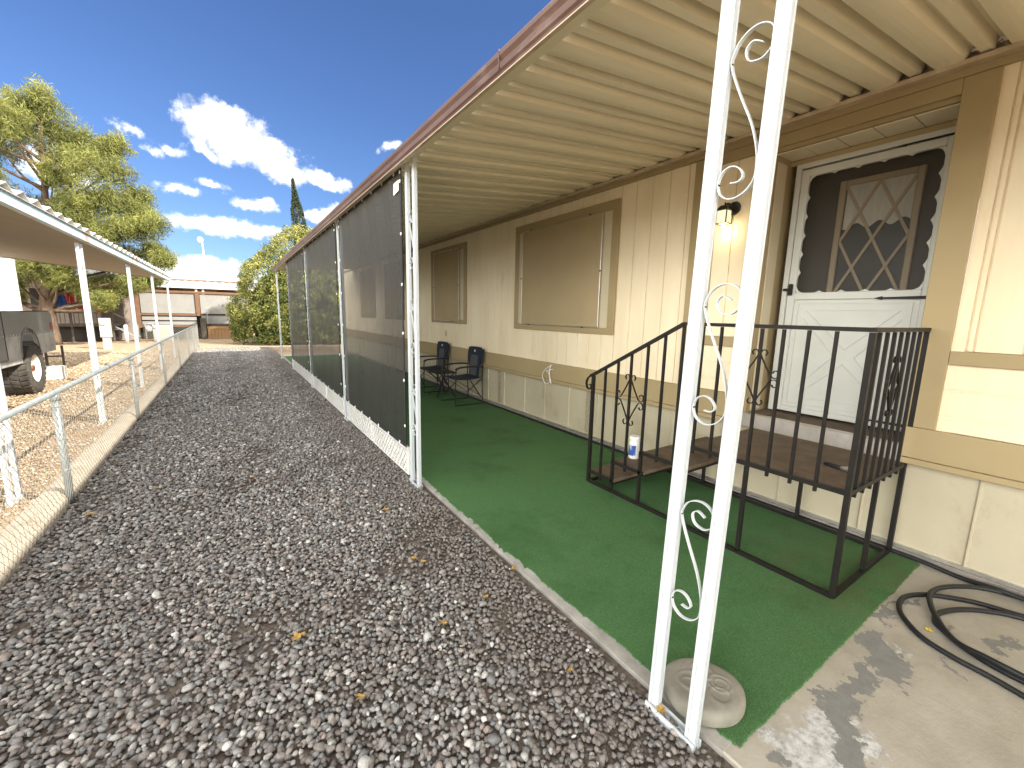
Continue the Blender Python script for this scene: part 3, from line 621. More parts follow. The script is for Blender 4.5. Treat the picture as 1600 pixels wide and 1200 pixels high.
# screen door
sd = MB().box(3.828, 3.842, .83, 1.70, .755, 1.665).build('screen_door', 'door', home)
b = MB()
for (y0, y1, z0, z1) in ((1.70, 1.737, .75, 2.70), (.795, .83, .75, 2.70), (.83, 1.70, 2.665, 2.70)): b.box(3.80, 3.86, y0, y1, z0, z1, .002)
for (y0, y1, z0, z1) in ((1.645, 1.698, .757, 2.655), (.832, .885, .757, 2.655), (.885, 1.645, 2.60, 2.655), (.885, 1.645, 1.665, 1.72), (.885, 1.645, .757, .80)): b.box(3.812, 3.845, y0, y1, z0, z1, .004)
b.build('door_frame', 'door', sd)
def scallop():
    y0, y1, z0, z1 = .905, 1.625, 1.735, 2.585; P = []
    def side(a, bq, nl, out):
        for k in range(nl):
            for j in range(7):
                t = (k+j/7)/nl; s = math.sin(math.pi*j/7)**.8*.022; P.append((a[0]+(bq[0]-a[0])*t+out[0]*s, a[1]+(bq[1]-a[1])*t+out[1]*s))
    side((y0, z0), (y1, z0), 5, (0, -1)); side((y1, z0), (y1, z1), 6, (1, 0)); side((y1, z1), (y0, z1), 5, (0, 1)); side((y0, z1), (y0, z0), 6, (-1, 0))
    O = []; Y0, Y1, Z0, Z1 = .884, 1.646, 1.719, 2.601; cy, cz = (Y0+Y1)/2, (Z0+Z1)/2
    for (y, z) in P:
        dy, dz = y-(y0+y1)/2, z-(z0+z1)/2; k = min((Y1-Y0)/2/max(abs(dy), 1e-6), (Z1-Z0)/2/max(abs(dz), 1e-6)); O.append((cy+dy*k, cz+dz*k))
    n = len(P); b = MB(); vs = []
    for x in (3.822, 3.826): vs += [(x, p[0], p[1]) for p in P]+[(x, p[0], p[1]) for p in O]
    fs = []
    for i in range(n):
        j = (i+1) % n; fs += [(i, j, n+j, n+i), (2*n+j, 2*n+i, 3*n+i, 3*n+j), (i, 2*n+i, 2*n+j, j)]
    b.add(vs, fs); return b
scallop().build('scalloped_insert', 'door', sd)
MB().add([(3.835, .885, 1.72), (3.835, 1.645, 1.72), (3.835, 1.645, 2.60), (3.835, .885, 2.60)], [(0, 1, 2, 3)]).build('insect_screen', 'insect', sd)
b = MB()   # pressed X pattern of the kick panel
cy, cz = 1.265, 1.235
for (p, q) in (((.92, .83), (1.61, .83)), ((.92, 1.635), (1.61, 1.635)), ((.92, .83), (.92, 1.635)), ((1.61, .83), (1.61, 1.635)),
    ((.98, 1.58), (1.265, 1.29)), ((1.265, 1.29), (1.55, 1.58)), ((.98, .89), (1.265, 1.18)), ((1.265, 1.18), (1.55, .89)), ((.965, 1.52), (1.20, 1.235)), ((1.20, 1.235), (.965, .95)), ((1.565, 1.52), (1.33, 1.235)), ((1.33, 1.235), (1.565, .95)), ((1.03, 1.585), (1.50, 1.585)), ((1.03, .885), (1.50, .885))):
    b.bar((3.8275, *p), (3.8275, *q), .004, .010, (1, 0, 0))
b.build('pressed_moulding', 'door', sd)
for (z, l) in ((2.663, .33), (1.668, .33), (.80, .30)):
    b = MB(); pl = [(.80, z-.012), (.80, z+.012), (.80+l-.05, z+.006), (.80+l-.045, z+.013), (.80+l, z), (.80+l-.045, z-.013), (.80+l-.05, z-.006)]
    b.prism([(p[0], p[1]) for p in pl], 0, 3.806, 3.811); b.build('strap_hinge', 'black', sd)
b = MB(); b.box(3.785, 3.811, 1.66, 1.685, 1.70, 1.79, .004); b.box(3.77, 3.785, 1.67, 1.72, 1.735, 1.755, .004); b.cyl((3.80, 1.672, 1.745), (3.765, 1.672, 1.745), .014, 10); b.build('door_handle', 'black', sd)
# windows
def window(y0, y1, z0, z1, sy0, sy1, sz0, sz1):
    tw = .10
    f = MB()
    f.box(3.505, 3.5295, y0, y1, z1-.10, z1, .003); f.box(3.505, 3.5295, y0, y1, z0, z0+.075, .003)
    f.box(3.505, 3.5295, y0, y0+.10, z0+.075, z1-.10, .003); f.box(3.505, 3.5295, y1-.10, y1, z0+.075, z1-.10, .003)
    fr = f.build('window', 'trim', home)
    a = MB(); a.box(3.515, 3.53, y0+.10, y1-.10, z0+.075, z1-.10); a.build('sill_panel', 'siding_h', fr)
    s = MB().box(3.487, 3.492, sy0+.012, sy1-.012, sz0+.012, sz1-.012).build('sunscreen', 'sunscreen', fr)
    g = MB(); 
    for q in ((sy0, sy1, sz1-.012, sz1), (sy0, sy1, sz0, sz0+.012), (sy0, sy0+.012, sz0+.012, sz1-.012), (sy1-.012, sy1, sz0+.012, sz1-.012)): g.box(3.483, 3.504, *q, .002)
    g.build('screen_frame', 'alu', fr)
    for (cy, cz) in ((sy0+.25, sz0), (sy1-.2, sz0), (sy0+.2, sz1), (sy1-.2, sz1), (sy0, (sz0+sz1)/2), (sy1, (sz0+sz1)/2)):
        MB().box(3.478, 3.484, cy-.014, cy+.014, cz-.008, cz+.008, .002).build('screen_clip', 'black', fr)
window(3.290, 5.258, 1.300, 2.733, 3.510, 5.052, 1.370, 2.636)
window(6.80, 8.36, 1.315, 2.735, 7.05, 8.17, 1.355, 2.665)
window(10.05, 11.55, 1.32, 2.735, 10.28, 11.36, 1.37, 2.665)
window(12.50, 14.10, 1.32, 2.735, 12.72, 13.90, 1.37, 2.665)
o = MB().box(3.522, 3.5295, 7.655, 7.725, 1.055, 1.165, .003).build('outlet_cover', 'lip', home)
# home roof
b = MB(); b.prism([(3.50, 3.082), (5.8, 3.42), (8.05, 3.082)], 1, -5.1, 16.5); b.build('roof', 'roofmetal', home)
# cable loop on the wall
b = MB(); pts = catmull([(3.49, 4.30, .86), (3.47, 4.40, .80), (3.47, 4.48, .70), (3.475, 4.42, .60), (3.475, 4.33, .63), (3.47, 4.34, .74), (3.475, 4.40, .77), (3.49, 4.28, .80)], 6)
b.tube(pts, .006, 6); b.tube(catmull([(3.49, 4.33, .86), (3.478, 4.34, .75), (3.48, 4.30, .60)], 5), .009, 6); tag(b.build('cable_loop', 'label', origin=(3.49, 4.35, .72)), 'pale loop of cable hanging on the tan band below the large window', 'cable')
# wall lantern
L0 = Vector((3.50, 2.085, 2.36)); lan = thing('wall_lantern', (3.53, 2.085, 2.40), 'small black wall lantern with lit square glass beside the front door', 'lamp')
b = MB(); b.cyl((3.529, 2.055, 2.40), (3.512, 2.055, 2.40), .055, 24, .05); b.build('backplate', 'lampblack', lan)
b = MB(); b.tube(catmull([(3.515, 2.057, 2.40), (3.48, 2.075, 2.43), (3.45, 2.085, 2.42), (3.44, 2.085, 2.40)], 5), .011, 8)
b.add([(3.44+.052*a, 2.085+.052*c, 2.375) for a, c in ((-1, -1), (1, -1), (1, 1), (-1, 1))]+[(3.44+.022*a, 2.085+.022*c, 2.415) for a, c in ((-1, -1), (1, -1), (1, 1), (-1, 1))], [(0, 1, 5, 4), (1, 2, 6, 5), (2, 3, 7, 6), (3, 0, 4, 7), (4, 5, 6, 7), (3, 2, 1, 0)])
b.cyl((3.44, 2.085, 2.41), (3.44, 2.085, 2.44), .006, 8); b.build('hood', 'lampblack', lan)
b = MB()
for a in (-1, 1):
    for c in (-1, 1): b.bar((3.44+a*.043, 2.085+c*.043, 2.27), (3.44+a*.047, 2.085+c*.047, 2.376), .007, .007)
    b.bar((3.44+a*.043, 2.038, 2.273), (3.44+a*.043, 2.132, 2.273), .006, .006); b.bar((3.393, 2.085+a*.043, 2.273), (3.487, 2.085+a*.043, 2.273), .006, .006)
b.build('cage', 'lampblack', lan)
gm = M('lit frosted glass', (.8, .76, .62), .5, emit=(1, .86, .50), es=.30)
b = MB(); b.box(3.403, 3.477, 2.048, 2.122, 2.276, 2.373); b.build('glass', gm, lan)
bm_ = M('lit bulb', (1, .9, .7), .5, emit=(1, .9, .65), es=6)
MB().sphere((3.44, 2.085, 2.255), .014, .014, .016, 10, 6).build('bulb', bm_, lan)
pl_ = bpy.data.lights.new('lantern_light', 'POINT'); pl_.energy = .55; pl_.color = (1, .82, .5); pl_.shadow_soft_size = .03
po = bpy.data.objects.new('lantern_light', pl_); C.objects.link(po); po.location = (0-.09, 0, -.175); po.parent = lan

# ------------------------------------------------------------------ patio awning
aw = thing('patio_awning', (1.28, 6, 2.7), 'long tan ribbed aluminium patio awning with a weathered brown gutter', 'awning')
SL = .0975
def rz(x): return 2.700+(x-1.28)*SL
P_ = .285
def prof(y0):
    return [(0, 0), (.118, 0), (.130, .062), (.170, .062), (.180, .008), (.228, .008), (.237, .050), (.265, .050)]
ya = 1.183-.118-.285*22; pan = []
while ya < 15.0:
    pan += [(ya+a, z) for a, z in prof(0)]; ya += P_
# slight rounding of the wide pans
pts = []
for i, (y, z) in enumerate(pan):
    pts.append((y, z))
    if i % 8 == 0 and i+1 < len(pan):
        for t in (.2, .4, .6, .8): pts.append((y+.118*t, -.007*math.sin(math.pi*t)))
pan = pts; X0, X1 = 1.30, 3.43; b = MB(); vs = []
for x in (X0, X1):
    for dz in (0, .003): vs += [(x, y, rz(x)+z+dz) for y, z in pan]
n = len(pan); fs = []
for i in range(n-1): fs += [(i, i+1, 2*n+i+1, 2*n+i), (n+i+1, n+i, 3*n+i, 3*n+i+1), (i, n+i, n+i+1, i+1), (2*n+i+1, 3*n+i+1, 3*n+i, 2*n+i)]
b.add(vs, fs); b.build('roof_pan', 'pan', aw)
YE = pan[-1][0]; YS = pan[0][0]
# upper skin so that no light leaks and thickness reads
b = MB(); b.add([(1.26, YS, 2.765), (3.6, YS, 3.02), (3.6, YE, 3.02), (1.26, YE, 2.765), (1.26, YS, 2.775), (3.6, YS, 3.035), (3.6, YE, 3.035), (1.26, YE, 2.775)], [(3, 2, 1, 0), (4, 5, 6, 7), (0, 1, 5, 4), (1, 2, 6, 5), (2, 3, 7, 6), (3, 0, 4, 7)]); b.build('roof_top', 'roofmetal', aw)
# wall ledger: folded lip and the clips seen under the high ribs
b = MB(); b.box(3.405, 3.494, YS, YE, 2.892, 2.897); b.box(3.400, 3.405, YS, YE, 2.880, 2.905); b.box(3.47, 3.494, YS, YE, 2.898, 2.96); b.build('wall_ledger', 'lip', aw)
b = MB(); y = 1.183-.285*4
while y < 8.2:
    b = MB()
    b.bar((3.432, y+.01, 2.908), (3.432, y+.045, 2.958), .004, .010, (1, 0, 0)); b.bar((3.432, y+.045, 2.956), (3.432, y+.075, 2.930), .004, .008, (1, 0, 0)); y += P_
    b.build('rib_clip', 'alu', aw)
# gutter: profile in x,z
gp = [(1.30, 2.712), (1.30, 2.690), (1.165, 2.655), (1.155, 2.640), (1.128, 2.640), (1.122, 2.652), (1.104, 2.664), (1.100, 2.690), (1.112, 2.703), (1.122, 2.712), (1.112, 2.722), (1.098, 2.735), (1.100, 2.760), (1.118, 2.772), (1.128, 2.782), (1.20, 2.782)]
gi = [(1.20, 2.778), (1.132, 2.778), (1.124, 2.768), (1.108, 2.757), (1.104, 2.738), (1.117, 2.725), (1.128, 2.712), (1.117, 2.700), (1.106, 2.688), (1.11, 2.668), (1.127, 2.657), (1.134, 2.646), (1.152, 2.646), (1.160, 2.660), (1.295, 2.697), (1.295, 2.712)]
b = MB(); gp = [((x if x >= 1.20 else 1.150+(x-1.098)*.5), (z if x > 1.29 else 2.630+(z-2.640)*.80)) for x, z in gp]
b = MB(); n = len(gp); YG0, YG1 = YS, 15.05
vs = []
yy = list(np.linspace(YG0, YG1, 40))
for y in yy: vs += [(x, y, z) for x, z in gp]
b.add(vs, [(i*n+k, i*n+k+1, (i+1)*n+k+1, (i+1)*n+k) for i in range(len(yy)-1) for k in range(3, n-1)], False)
b.add([(x, y, z) for y in (YG0, YG1) for x, z in gp], [tuple(range(n)), tuple(range(2*n-1, n-1, -1))])
o = b.build('gutter', 'gutter', aw)
b = MB(); vs = []
for y in (YG0, YG1): vs += [(1.30, y, 2.712), (1.30, y, 2.690), (1.1835, y, 2.642), (1.1785, y, 2.630)]
b.add(vs, [(k, k+1, k+5, k+4) for k in range(3)]); b.build('gutter_pan', 'pan', aw)
b = MB(); b.box(1.162, 1.182, YG0, YG1, 2.6245, 2.6295); b.build('gutter_lip', 'lip', aw)
for y in (1.9, 4.1, 7.3, 10.4):
    MB().box(1.1475, 1.1515, y-.004, y+.004, 2.65, 2.735, .001).build('gutter_joint', 'gutter', aw)
b = MB(); b.add([(1.30, YE, rz(1.30)-.03), (3.45, YE, rz(3.45)-.03), (3.45, YE, 3.0), (1.30, YE, 2.78), (1.30, YE+.02, rz(1.30)-.03), (3.45, YE+.02, rz(3.45)-.03), (3.45, YE+.02, 3.0), (1.30, YE+.02, 2.78)], [(0, 1, 2, 3), (7, 6, 5, 4), (0, 4, 5, 1), (3, 2, 6, 7)]); b.build('end_cap', 'lip', aw)

# ------------------------------------------------------------------ scroll posts
def legprof(x0, x1, y0, y1):  # tube with a shallow groove in both visible faces
    g = .0025; xm, ym = (x0+x1)/2, (y0+y1)/2
    return [(x0, y0+.002), (x0+.002, y0), (x1-.011, y0), (x1-.010, y0+g), (x1-.008, y0+g), (x1-.007, y0), (x1-.002, y0), (x1, y0+.002), (x1, y1-.002), (x1-.002, y1), (x0+.002, y1), (x0, y1-.002), (x0, ym+.008), (x0+g, ym+.007), (x0+g, ym+.005), (x0, ym+.004)]
SC1 = [(.724, 2.253), (.749, 2.266), (.766, 2.252), (.763, 2.230), (.751, 2.216), (.732, 2.211), (.717, 2.213), (.700, 2.228), (.694, 2.251), (.699, 2.275), (.711, 2.292), (.735, 2.302), (.763, 2.298), (.788, 2.280), (.800, 2.255), (.805, 2.231), (.790, 2.185), (.764, 2.125), (.728, 2.047), (.706, 1.975), (.701, 1.925), (.706, 1.890), (.731, 1.862), (.766, 1.854), (.796, 1.872), (.806, 1.905), (.797, 1.933), (.774, 1.946), (.750, 1.938), (.735, 1.915), (.745, 1.899), (.768, 1.899)]
def scroll_post(zs, top=2.70, mat='white'):
    yc = .7665
    r = thing('scroll_post', (1.275, yc, 0), '', 'post', 'white scroll posts along the patio awning')
    for (y0, y1, zt) in ((.843, .886, top), (.684, .725, top)):
        MB().prism(legprof(1.260, 1.290, y0, y1), 2, -.01, zt).build('leg', mat, r)
    for zz in zs:
        dz = zz-2.231
        path = [Vector((1.275, .840-(.806-a)*(.113/.107), z+dz)) for a, z in SC1]
        s_ = MB().sweep(catmull(path, 3), (1, 0, 0), .0028, .013).build('scroll', mat, r)
        for (yq, zq) in ((.839, zz), (.839, zz-.33), (.729, zz-.29)):
            MB().cyl((1.270, yq, zq), (1.280, yq, zq), .003, 6).build('screw', 'black', s_)
    b = MB(); b.box(1.250, 1.256, .680, .890, -.02, .016); b.box(1.294, 1.299, .680, .890, -.02, .014); b.box(1.256, 1.294, .6805, .8895, -.02, -.011); b.build('base_channel', mat, r)
    for y in (.70, .865): MB().cyl((1.2495, y, .004), (1.247, y, .004), .004, 8).build('bolt', 'black', r)
    return r
p0 = scroll_post((2.231, 1.536, .822))
p0.rotation_euler = (.0205, 0, 0)
p0['label'] = 'nearest white scroll post, full height in the foreground beside the carved stone'
for y, lab in ((3.41, 'second white scroll post, at the near corner of the black shade screens'), (6.07, 'white scroll post between the first and second shade screens'),
               (9.02, 'white scroll post between the second and third shade screens'), (12.10, 'white scroll post at the far edge of the last shade screen'), (15.0, 'farthest scroll post, alone at the hedge end of the awning')):
    dup(p0, (1.275, y, 0), lab).rotation_euler = (0, 0, 0)

# ------------------------------------------------------------------ shade screens and lattice strips
def screen(y0, y1, z0, z1, label):
    r = thing('shade_screen', (1.262, (y0+y1)/2, z0), label, 'shade screen', 'black shade screens hung below the awning')
    b = MB(); ny, nz_ = 60, 24; vs = []
    for i in range(ny+1):
        for j in range(nz_+1):
            u, v = i/ny, j/nz_; env = math.sin(math.pi*u)*math.sin(math.pi*min(1, v*1.15))
            x = 1.243+.010*env*math.sin(u*9+y0)+.004*math.sin(u*31+3*math.sin(v*3))*(.3+v)+.006*math.sin(u*17+2*v+y0*3)*env
            vs.append((x, y0+(y1-y0)*u, z0+(z1-z0)*v+.01*math.sin(u*2*math.pi*6)*(1 if j == 0 else 0)))
    b.add(vs, [(i*(nz_+1)+j, (i+1)*(nz_+1)+j, (i+1)*(nz_+1)+j+1, i*(nz_+1)+j+1) for i in range(ny) for j in range(nz_)], True)
    b.build('fabric', 'shade', r)
    b = MB()
    for q in ((y0, y1, z0, z0+.03), (y0, y1, z1-.03, z1), (y0, y0+.03, z0+.03, z1-.03), (y1-.03, y1, z0+.03, z1-.03)): b.box(1.236, 1.240, *q)
    b.build('hem', 'canv', r)
    gm_ = None
    pos = [(y0+.015, z0+.2+(z1-z0-.3)*k/5) for k in range(6)]+[(y1-.015, z0+.2+(z1-z0-.3)*k/5) for k in range(6)]
    nk = 7; pos += [(y0+(y1-y0)*(k+.5)/nk, z1-.014) for k in range(nk)]+[(y0+(y1-y0)*(k+.5)/nk, z0+.014) for k in range(nk)]+[(y0+.015, z1-.03), (y1-.015, z1-.03)]
    for (y, z) in pos:
        if gm_ is None:
            gb = MB(); gb.tube([(1.234+0, .011*math.cos(a)+y, .011*math.sin(a)+z) for a in np.linspace(0, 2*math.pi, 13)[:-1]], .0035, 6, closed=True)
            gb.cyl((1.2355, y, z), (1.232, y, z), .010, 10); gm_ = gb.build('grommet', 'plastic', r); base = (y, z)
        else:
            o = gm_.copy(); C.objects.link(o); o.parent = r; o.location = (0, y-base[0], z-base[1])
    return r
s1 = screen(3.555, 5.93, .30, 2.655, 'nearest black mesh shade screen, the largest, with a pale tag in its upper corner')
MB().add([(1.234, 3.60, 2.49), (1.234, 3.74, 2.475), (1.235, 3.735, 2.57), (1.235, 3.60, 2.575)], [(0, 1, 2, 3)]).build('tag', 'label', s1)
screen(6.18, 8.90, .29, 2.655, 'middle black mesh shade screen')
screen(9.14, 11.98, .29, 2.655, 'farthest black mesh shade screen, next to the hedge end')
def lattice(y0, y1, z0, z1, label):
    r = thing('lattice_panel', (1.28, (y0+y1)/2, z0), label, 'lattice panel', 'white lattice strips below the shade screens')
    b = MB()
    for q in ((y0, y1, z0, z0+.02), (y0, y1, z1-.02, z1), (y0, y0+.02, z0+.02, z1-.02), (y1-.02, y1, z0+.02, z1-.02)): b.box(1.268, 1.288, *q, .002)
    b.build('frame', 'whitev', r)
    b = MB(); h = z1-z0-.04; w_ = y1-y0-.04; st = .078
    for sg in (1, -1):
        c = -h-.1
        while c < w_+h:
            p, q = ((y0+.02+c, z0+.02), (y0+.02+c+h*1.0, z1-.02)) if sg > 0 else ((y0+.02+c+h, z0+.02), (y0+.02+c, z1-.02))
            s = clipseg(p, q, y0+.02, y1-.02, z0+.02, z1-.02)
            if s and abs(s[0][0]-s[1][0]) > .01: b.bar((1.276+sg*.0026, *s[0]), (1.276+sg*.0026, *s[1]), .005, .030, (1, 0, 0))
            c += st
    # strips are flat in the plane of the panel
    b.build('slats', 'whitev', r); return r
for y0, y1, z1, lab in ((3.60, 4.76, .285, 'white lattice strip nearest the camera'), (4.80, 5.96, .285, 'white lattice strip, second from the camera under the nearest screen'),
                    (6.22, 7.52, .285, 'white lattice strip under the near half of the middle screen'), (7.56, 8.88, .285, 'white lattice strip under the far half of the middle screen'), (9.18, 11.95, .30, 'long white lattice strip under the farthest screen')):
    lattice(y0, y1, .02, z1, lab)

# ------------------------------------------------------------------ iron stairs
st = thing('entry_stairs', (3.08, 1.7, 0), 'black iron entry steps and landing with brown carpeted treads and railings', 'stairs')
XF, XB = 2.62, 3.47; YR, YL = .757, 2.65
def iron(name, a, b_, w_=.025, h_=.025, par=None): 
    return MB().bar(a, b_, w_, h_).build(name, 'black', par or st, bevel=0)
MB().box(XF+.014, XB+.02, YR+.012, 1.70, .603, .628, .003).build('landing', 'deck', st)
for (y0, y1, z) in ((1.68, 2.075, .462), (2.06, 2.372, .298), (2.36, 2.645, .130)):
    t_ = MB().box(XF+.014, XB, y0, y1, z-.030, z, .003).build('tread', 'deck', st)
    MB().box(XF+.02, XB, y0+.002, y0+.010, z-.048, z-.031).build('tread_angle', 'black', t_)
b = MB()
for (p, q) in (((XF, YR, .616), (XF, 1.80, .616)), ((XF, YR, .616), (XB, YR, .616)), ((XB, YR, .60), (XB, 1.7, .60)),
    ((XF, 1.68, .452), (XF, 2.087, .452)), ((XF, 2.06, .288), (XF, 2.373, .288)), ((XF, 2.36, .12), (XF, 2.65, .12)),
    ((XF, YR, .026), (XF, YL, .026)), ((XF, YR, .026), (XB+.04, YR, .026)), ((XB, YR, .026), (XB, YL, .026)), ((XF, YL, .026), (XB, YL, .026))):
    b.bar(p, q, .023, .026)
b.build('frame', 'black', st)
for (x, y, z1) in ((XF, 1.278, .60), (XF, 2.087, .46), (XF, 2.373, .30), (XB, 2.06, .46), (XB, 1.29, .60), (3.05, YR, .60), (XB, 2.37, .3)): iron('leg', (x, y, .03), (x, y, z1), .023, .023)
for (x, y, z0, z1) in ((XF, YR, .02, 1.45), (XB+.045, YR, .02, 1.45), (XF, YL, .02, .985)): iron('corner_post', (x, y, z0), (x, y, z1), .026, .026)
for y in (1.653, 1.526, 1.402, 1.278, 1.159, 1.033, .906): iron('baluster', (XF, y, .575), (XF, y, 1.45), .016, .016)
def rail_z(y): return .985+(2.671-y)/(2.671-1.798)*(1.458-.985)
for y, z0 in ((2.509, .075), (2.373, .12), (2.24, .245), (2.087, .28), (1.942, .42), (1.798, .44)): iron('baluster', (XF, y, z0), (XF, y, rail_z(y)-.008), .017, .017)
for x in (2.715, 2.825, 2.935, 3.045, 3.155, 3.265, 3.375): iron('baluster', (x, YR, .575), (x, YR, 1.45), .016, .016)
b = MB(); b.bar((XF, YR-.017, 1.463), (XF, 1.80, 1.463), .040, .022); b.bar((XF+.02, YR, 1.463), (XB+.062, YR, 1.463), .034, .0225); b.bar((XF, 1.798, 1.464), (XF, 2.68, .983), .040, .020)
b.sweep(catmull([(XF, 2.67, .990), (XF, 2.715, .962), (XF, 2.735, .915), (XF, 2.72, .870), (XF, 2.69, .862), (XF, 2.672, .885), (XF, 2.68, .905), (XF, 2.697, .902)], 5), (1, 0, 0), .008, .022)
b.build('handrail', 'black', st)
# diamond scroll ornaments
def ornament(c, u, v, w1, h1):
    # c centre; u across; v up; four bent bars making a diamond with curled ends
    b = MB(); c, u, v = Vector(c), Vector(u), Vector(v); nrm = u.cross(v)
    def P(a, d): return c+u*a*w1+v*d*h1
    q = []
    for sx in (1, -1):
        q.append([P(sx*.30, .86), P(sx*.36, .97), P(sx*.26, 1.07), P(sx*.12, 1.04), P(sx*.05, .92), P(sx*.12, .78), P(sx*.30, .52), P(sx*.50, .26), P(sx*.66, .08), P(sx*.86, .03), P(sx*1.0, .14), P(sx*.96, .28), P(sx*.80, .31), P(sx*.72, .22)])
    for sx in (1, -1):
        q.append([p+(c-p).project(v)*2 for p in q[0 if sx > 0 else 1]])
    for path in q: b.sweep(catmull(path, 4), nrm, .005, .013)
    return b
sl_v = Vector((0, 0, 1)); su = Vector((0, 1, 0))
ornament((XF, 2.24, .845), su*1.0, sl_v, .138, .19).build('scroll_ornament', 'black', st)
ornament((XF, 1.278, 1.16), Vector((0, 1, 0)), sl_v, .118, .155).build('scroll_ornament', 'black', st)
ornament((3.045, YR, 1.15), Vector((1, 0, 0)), sl_v, .118, .155).build('scroll_ornament', 'black', st)

# canister on the second tread
cn = thing('wipes_canister', (2.83, 2.35, .298), 'white plastic wipes canister with a blue label on the second step', 'canister')
ZC = .298
MB().tube([(2.83, 2.33, ZC), (2.83, 2.33, ZC+.006), (2.83, 2.33, ZC+.150), (2.83, 2.33, ZC+.158)], [.040, .044, .044, .041], 28).build('body', 'plastic', cn)
MB().tube([(2.83, 2.33, ZC+.158), (2.83, 2.33, ZC+.160), (2.83, 2.33, ZC+.190), (2.83, 2.33, ZC+.196)], [.043, .0455, .0445, .036], 28).build('lid', 'plastic', cn)
b = MB(); vs = []
for i in range(9):
    a = rad(150+i*11); vs += [(2.83+.0447*math.cos(a), 2.33+.0447*math.sin(a), ZC+.03), (2.83+.0447*math.cos(a), 2.33+.0447*math.sin(a), ZC+.12)]
b.add(vs, [(2*i, 2*i+2, 2*i+3, 2*i+1) for i in range(8)], True); b.build('paper_label', 'bluelabel', cn)
# hand shower / brush like tool on the landing
tl = thing('hand_tool', (2.95, .90, .628), 'small hand tool with a black handle and flared silver head on the landing', 'tool')
MB().tube([(2.975, .995, .643), (2.968, .975, .646), (2.955, .925, .645), (2.948, .905, .645)], [.010, .013, .0125, .010], 12).build('handle', 'rubber', tl)
MB().tube([(2.948, .905, .645), (2.945, .885, .648), (2.938, .855, .652), (2.934, .835, .652), (2.933, .83, .652)], [.010, .012, .020, .023, .018], 14).build('head', 'alu', tl)
# black hose
hz = .014
segA = [(2.66, -.5), (2.55, -.15), (2.575, .05), (2.601, .164), (2.615, .283), (2.658, .4), (2.756, .49), (2.848, .533), (2.962, .546), (3.06, .517), (3.146, .457), (3.254, .328), (3.30, .20), (3.33, .02), (3.30, -.25), (3.10, -.5), (2.85, -.45), (2.66, -.15), (2.66, .083), (2.677, .194), (2.745, .307), (2.906, .407), (3.073, .465), (3.192, .467), (3.308, .427), (3.439, .333), (3.50, .20), (3.52, .0), (3.48, -.3), (3.2, -.6), (2.9, -.5), (2.72, -.2), (2.69, .05), (2.70, .18), (2.749, .287), (2.821, .366), (2.868, .399), (2.963, .404), (3.105, .35), (3.224, .253), (3.29, .149), (3.36, -.1), (3.40, -.3), (3.48, .0), (3.483, .173), (3.484, .286), (3.507, .422), (3.512, .61), (3.513, .9), (3.516, 1.6), (3.513, 3.0), (3.51, 5), (3.515, 8), (3.512, 11)]
pt = []
for i, (x, y) in enumerate(segA):
    lv = 0 if i < 13 else (1 if i < 27 else (0 if i < 33 else 0)); 
    z = hz+(.012*(1 if 13 <= i < 30 else 0))+(.024 if 18 <= i <= 19 else 0)
    if 43 <= i: z = hz+ (.012 if y > .5 else (.02 if i < 46 else 0))
    pt.append((x, y, z))
b = MB(); b.tube(catmull(pt, 8), .0125, 10); tag(b.build('garden_hose', 'rubber'), 'thick black hose coiled loosely on the patio and running along the wall', 'hose')

# carved stone
def stone():
    b = MB(); cx, cy, rx, ry = 1.465, .783, .150, .133; th = rad(-40); n = 72; rings = [(1.0, .0), (1.03, .012), (1.035, .030), (1.01, .046), (.96, .056), (.88, .060), (.75, .062)]
    def pt_(k, r, z):
        a = 2*math.pi*k/n; e = 1+.015*math.sin(3*a+1)+.01*math.sin(5*a); x, y = rx*r*e*math.cos(a), ry*r*e*math.sin(a)
        return (cx+x*math.cos(th)-y*math.sin(th), cy+x*math.sin(th)+y*math.cos(th), z+.012)
    rr = rings+[(r, .062) for r in np.linspace(.70, .04, 30)]
    def carve(r, a):
        x, y = r*math.cos(a), r*math.sin(a); z = 0
        for (ox, oy, R, wd, a0, a1) in ((-.32, .02, .34, .035, 0, 7), (.42, .02, .30, .035, 0, 7), (.42, .0, .18, .03, 0, 7), (.05, .40, .30, .03, 0, 7), (.30, -.40, .26, .03, 0, 7), (-.40, -.05, .18, .03, 0, 7)):
            d = abs(math.hypot(x-ox, y-oy)-R); z += .0035*math.exp(-(d/wd)**2)
        return z
    vs = []
    for (r, z) in rr:
        for k in range(n):
            a = 2*math.pi*k/n; vs.append(pt_(k, r, z+(carve(r, a) if r < .85 else 0)))
    m_ = len(rr); fs = [(j*n+k, j*n+(k+1) % n, (j+1)*n+(k+1) % n, (j+1)*n+k) for j in range(m_-1) for k in range(n)]
    fs.append(tuple((m_-1)*n+k for k in range(n))); b.add(vs, fs, True)
    tag(b.build('stepping_stone', 'stone', origin=(cx, cy, 0)), 'round carved garden stone lying on the turf behind the front post', 'stone')
stone()

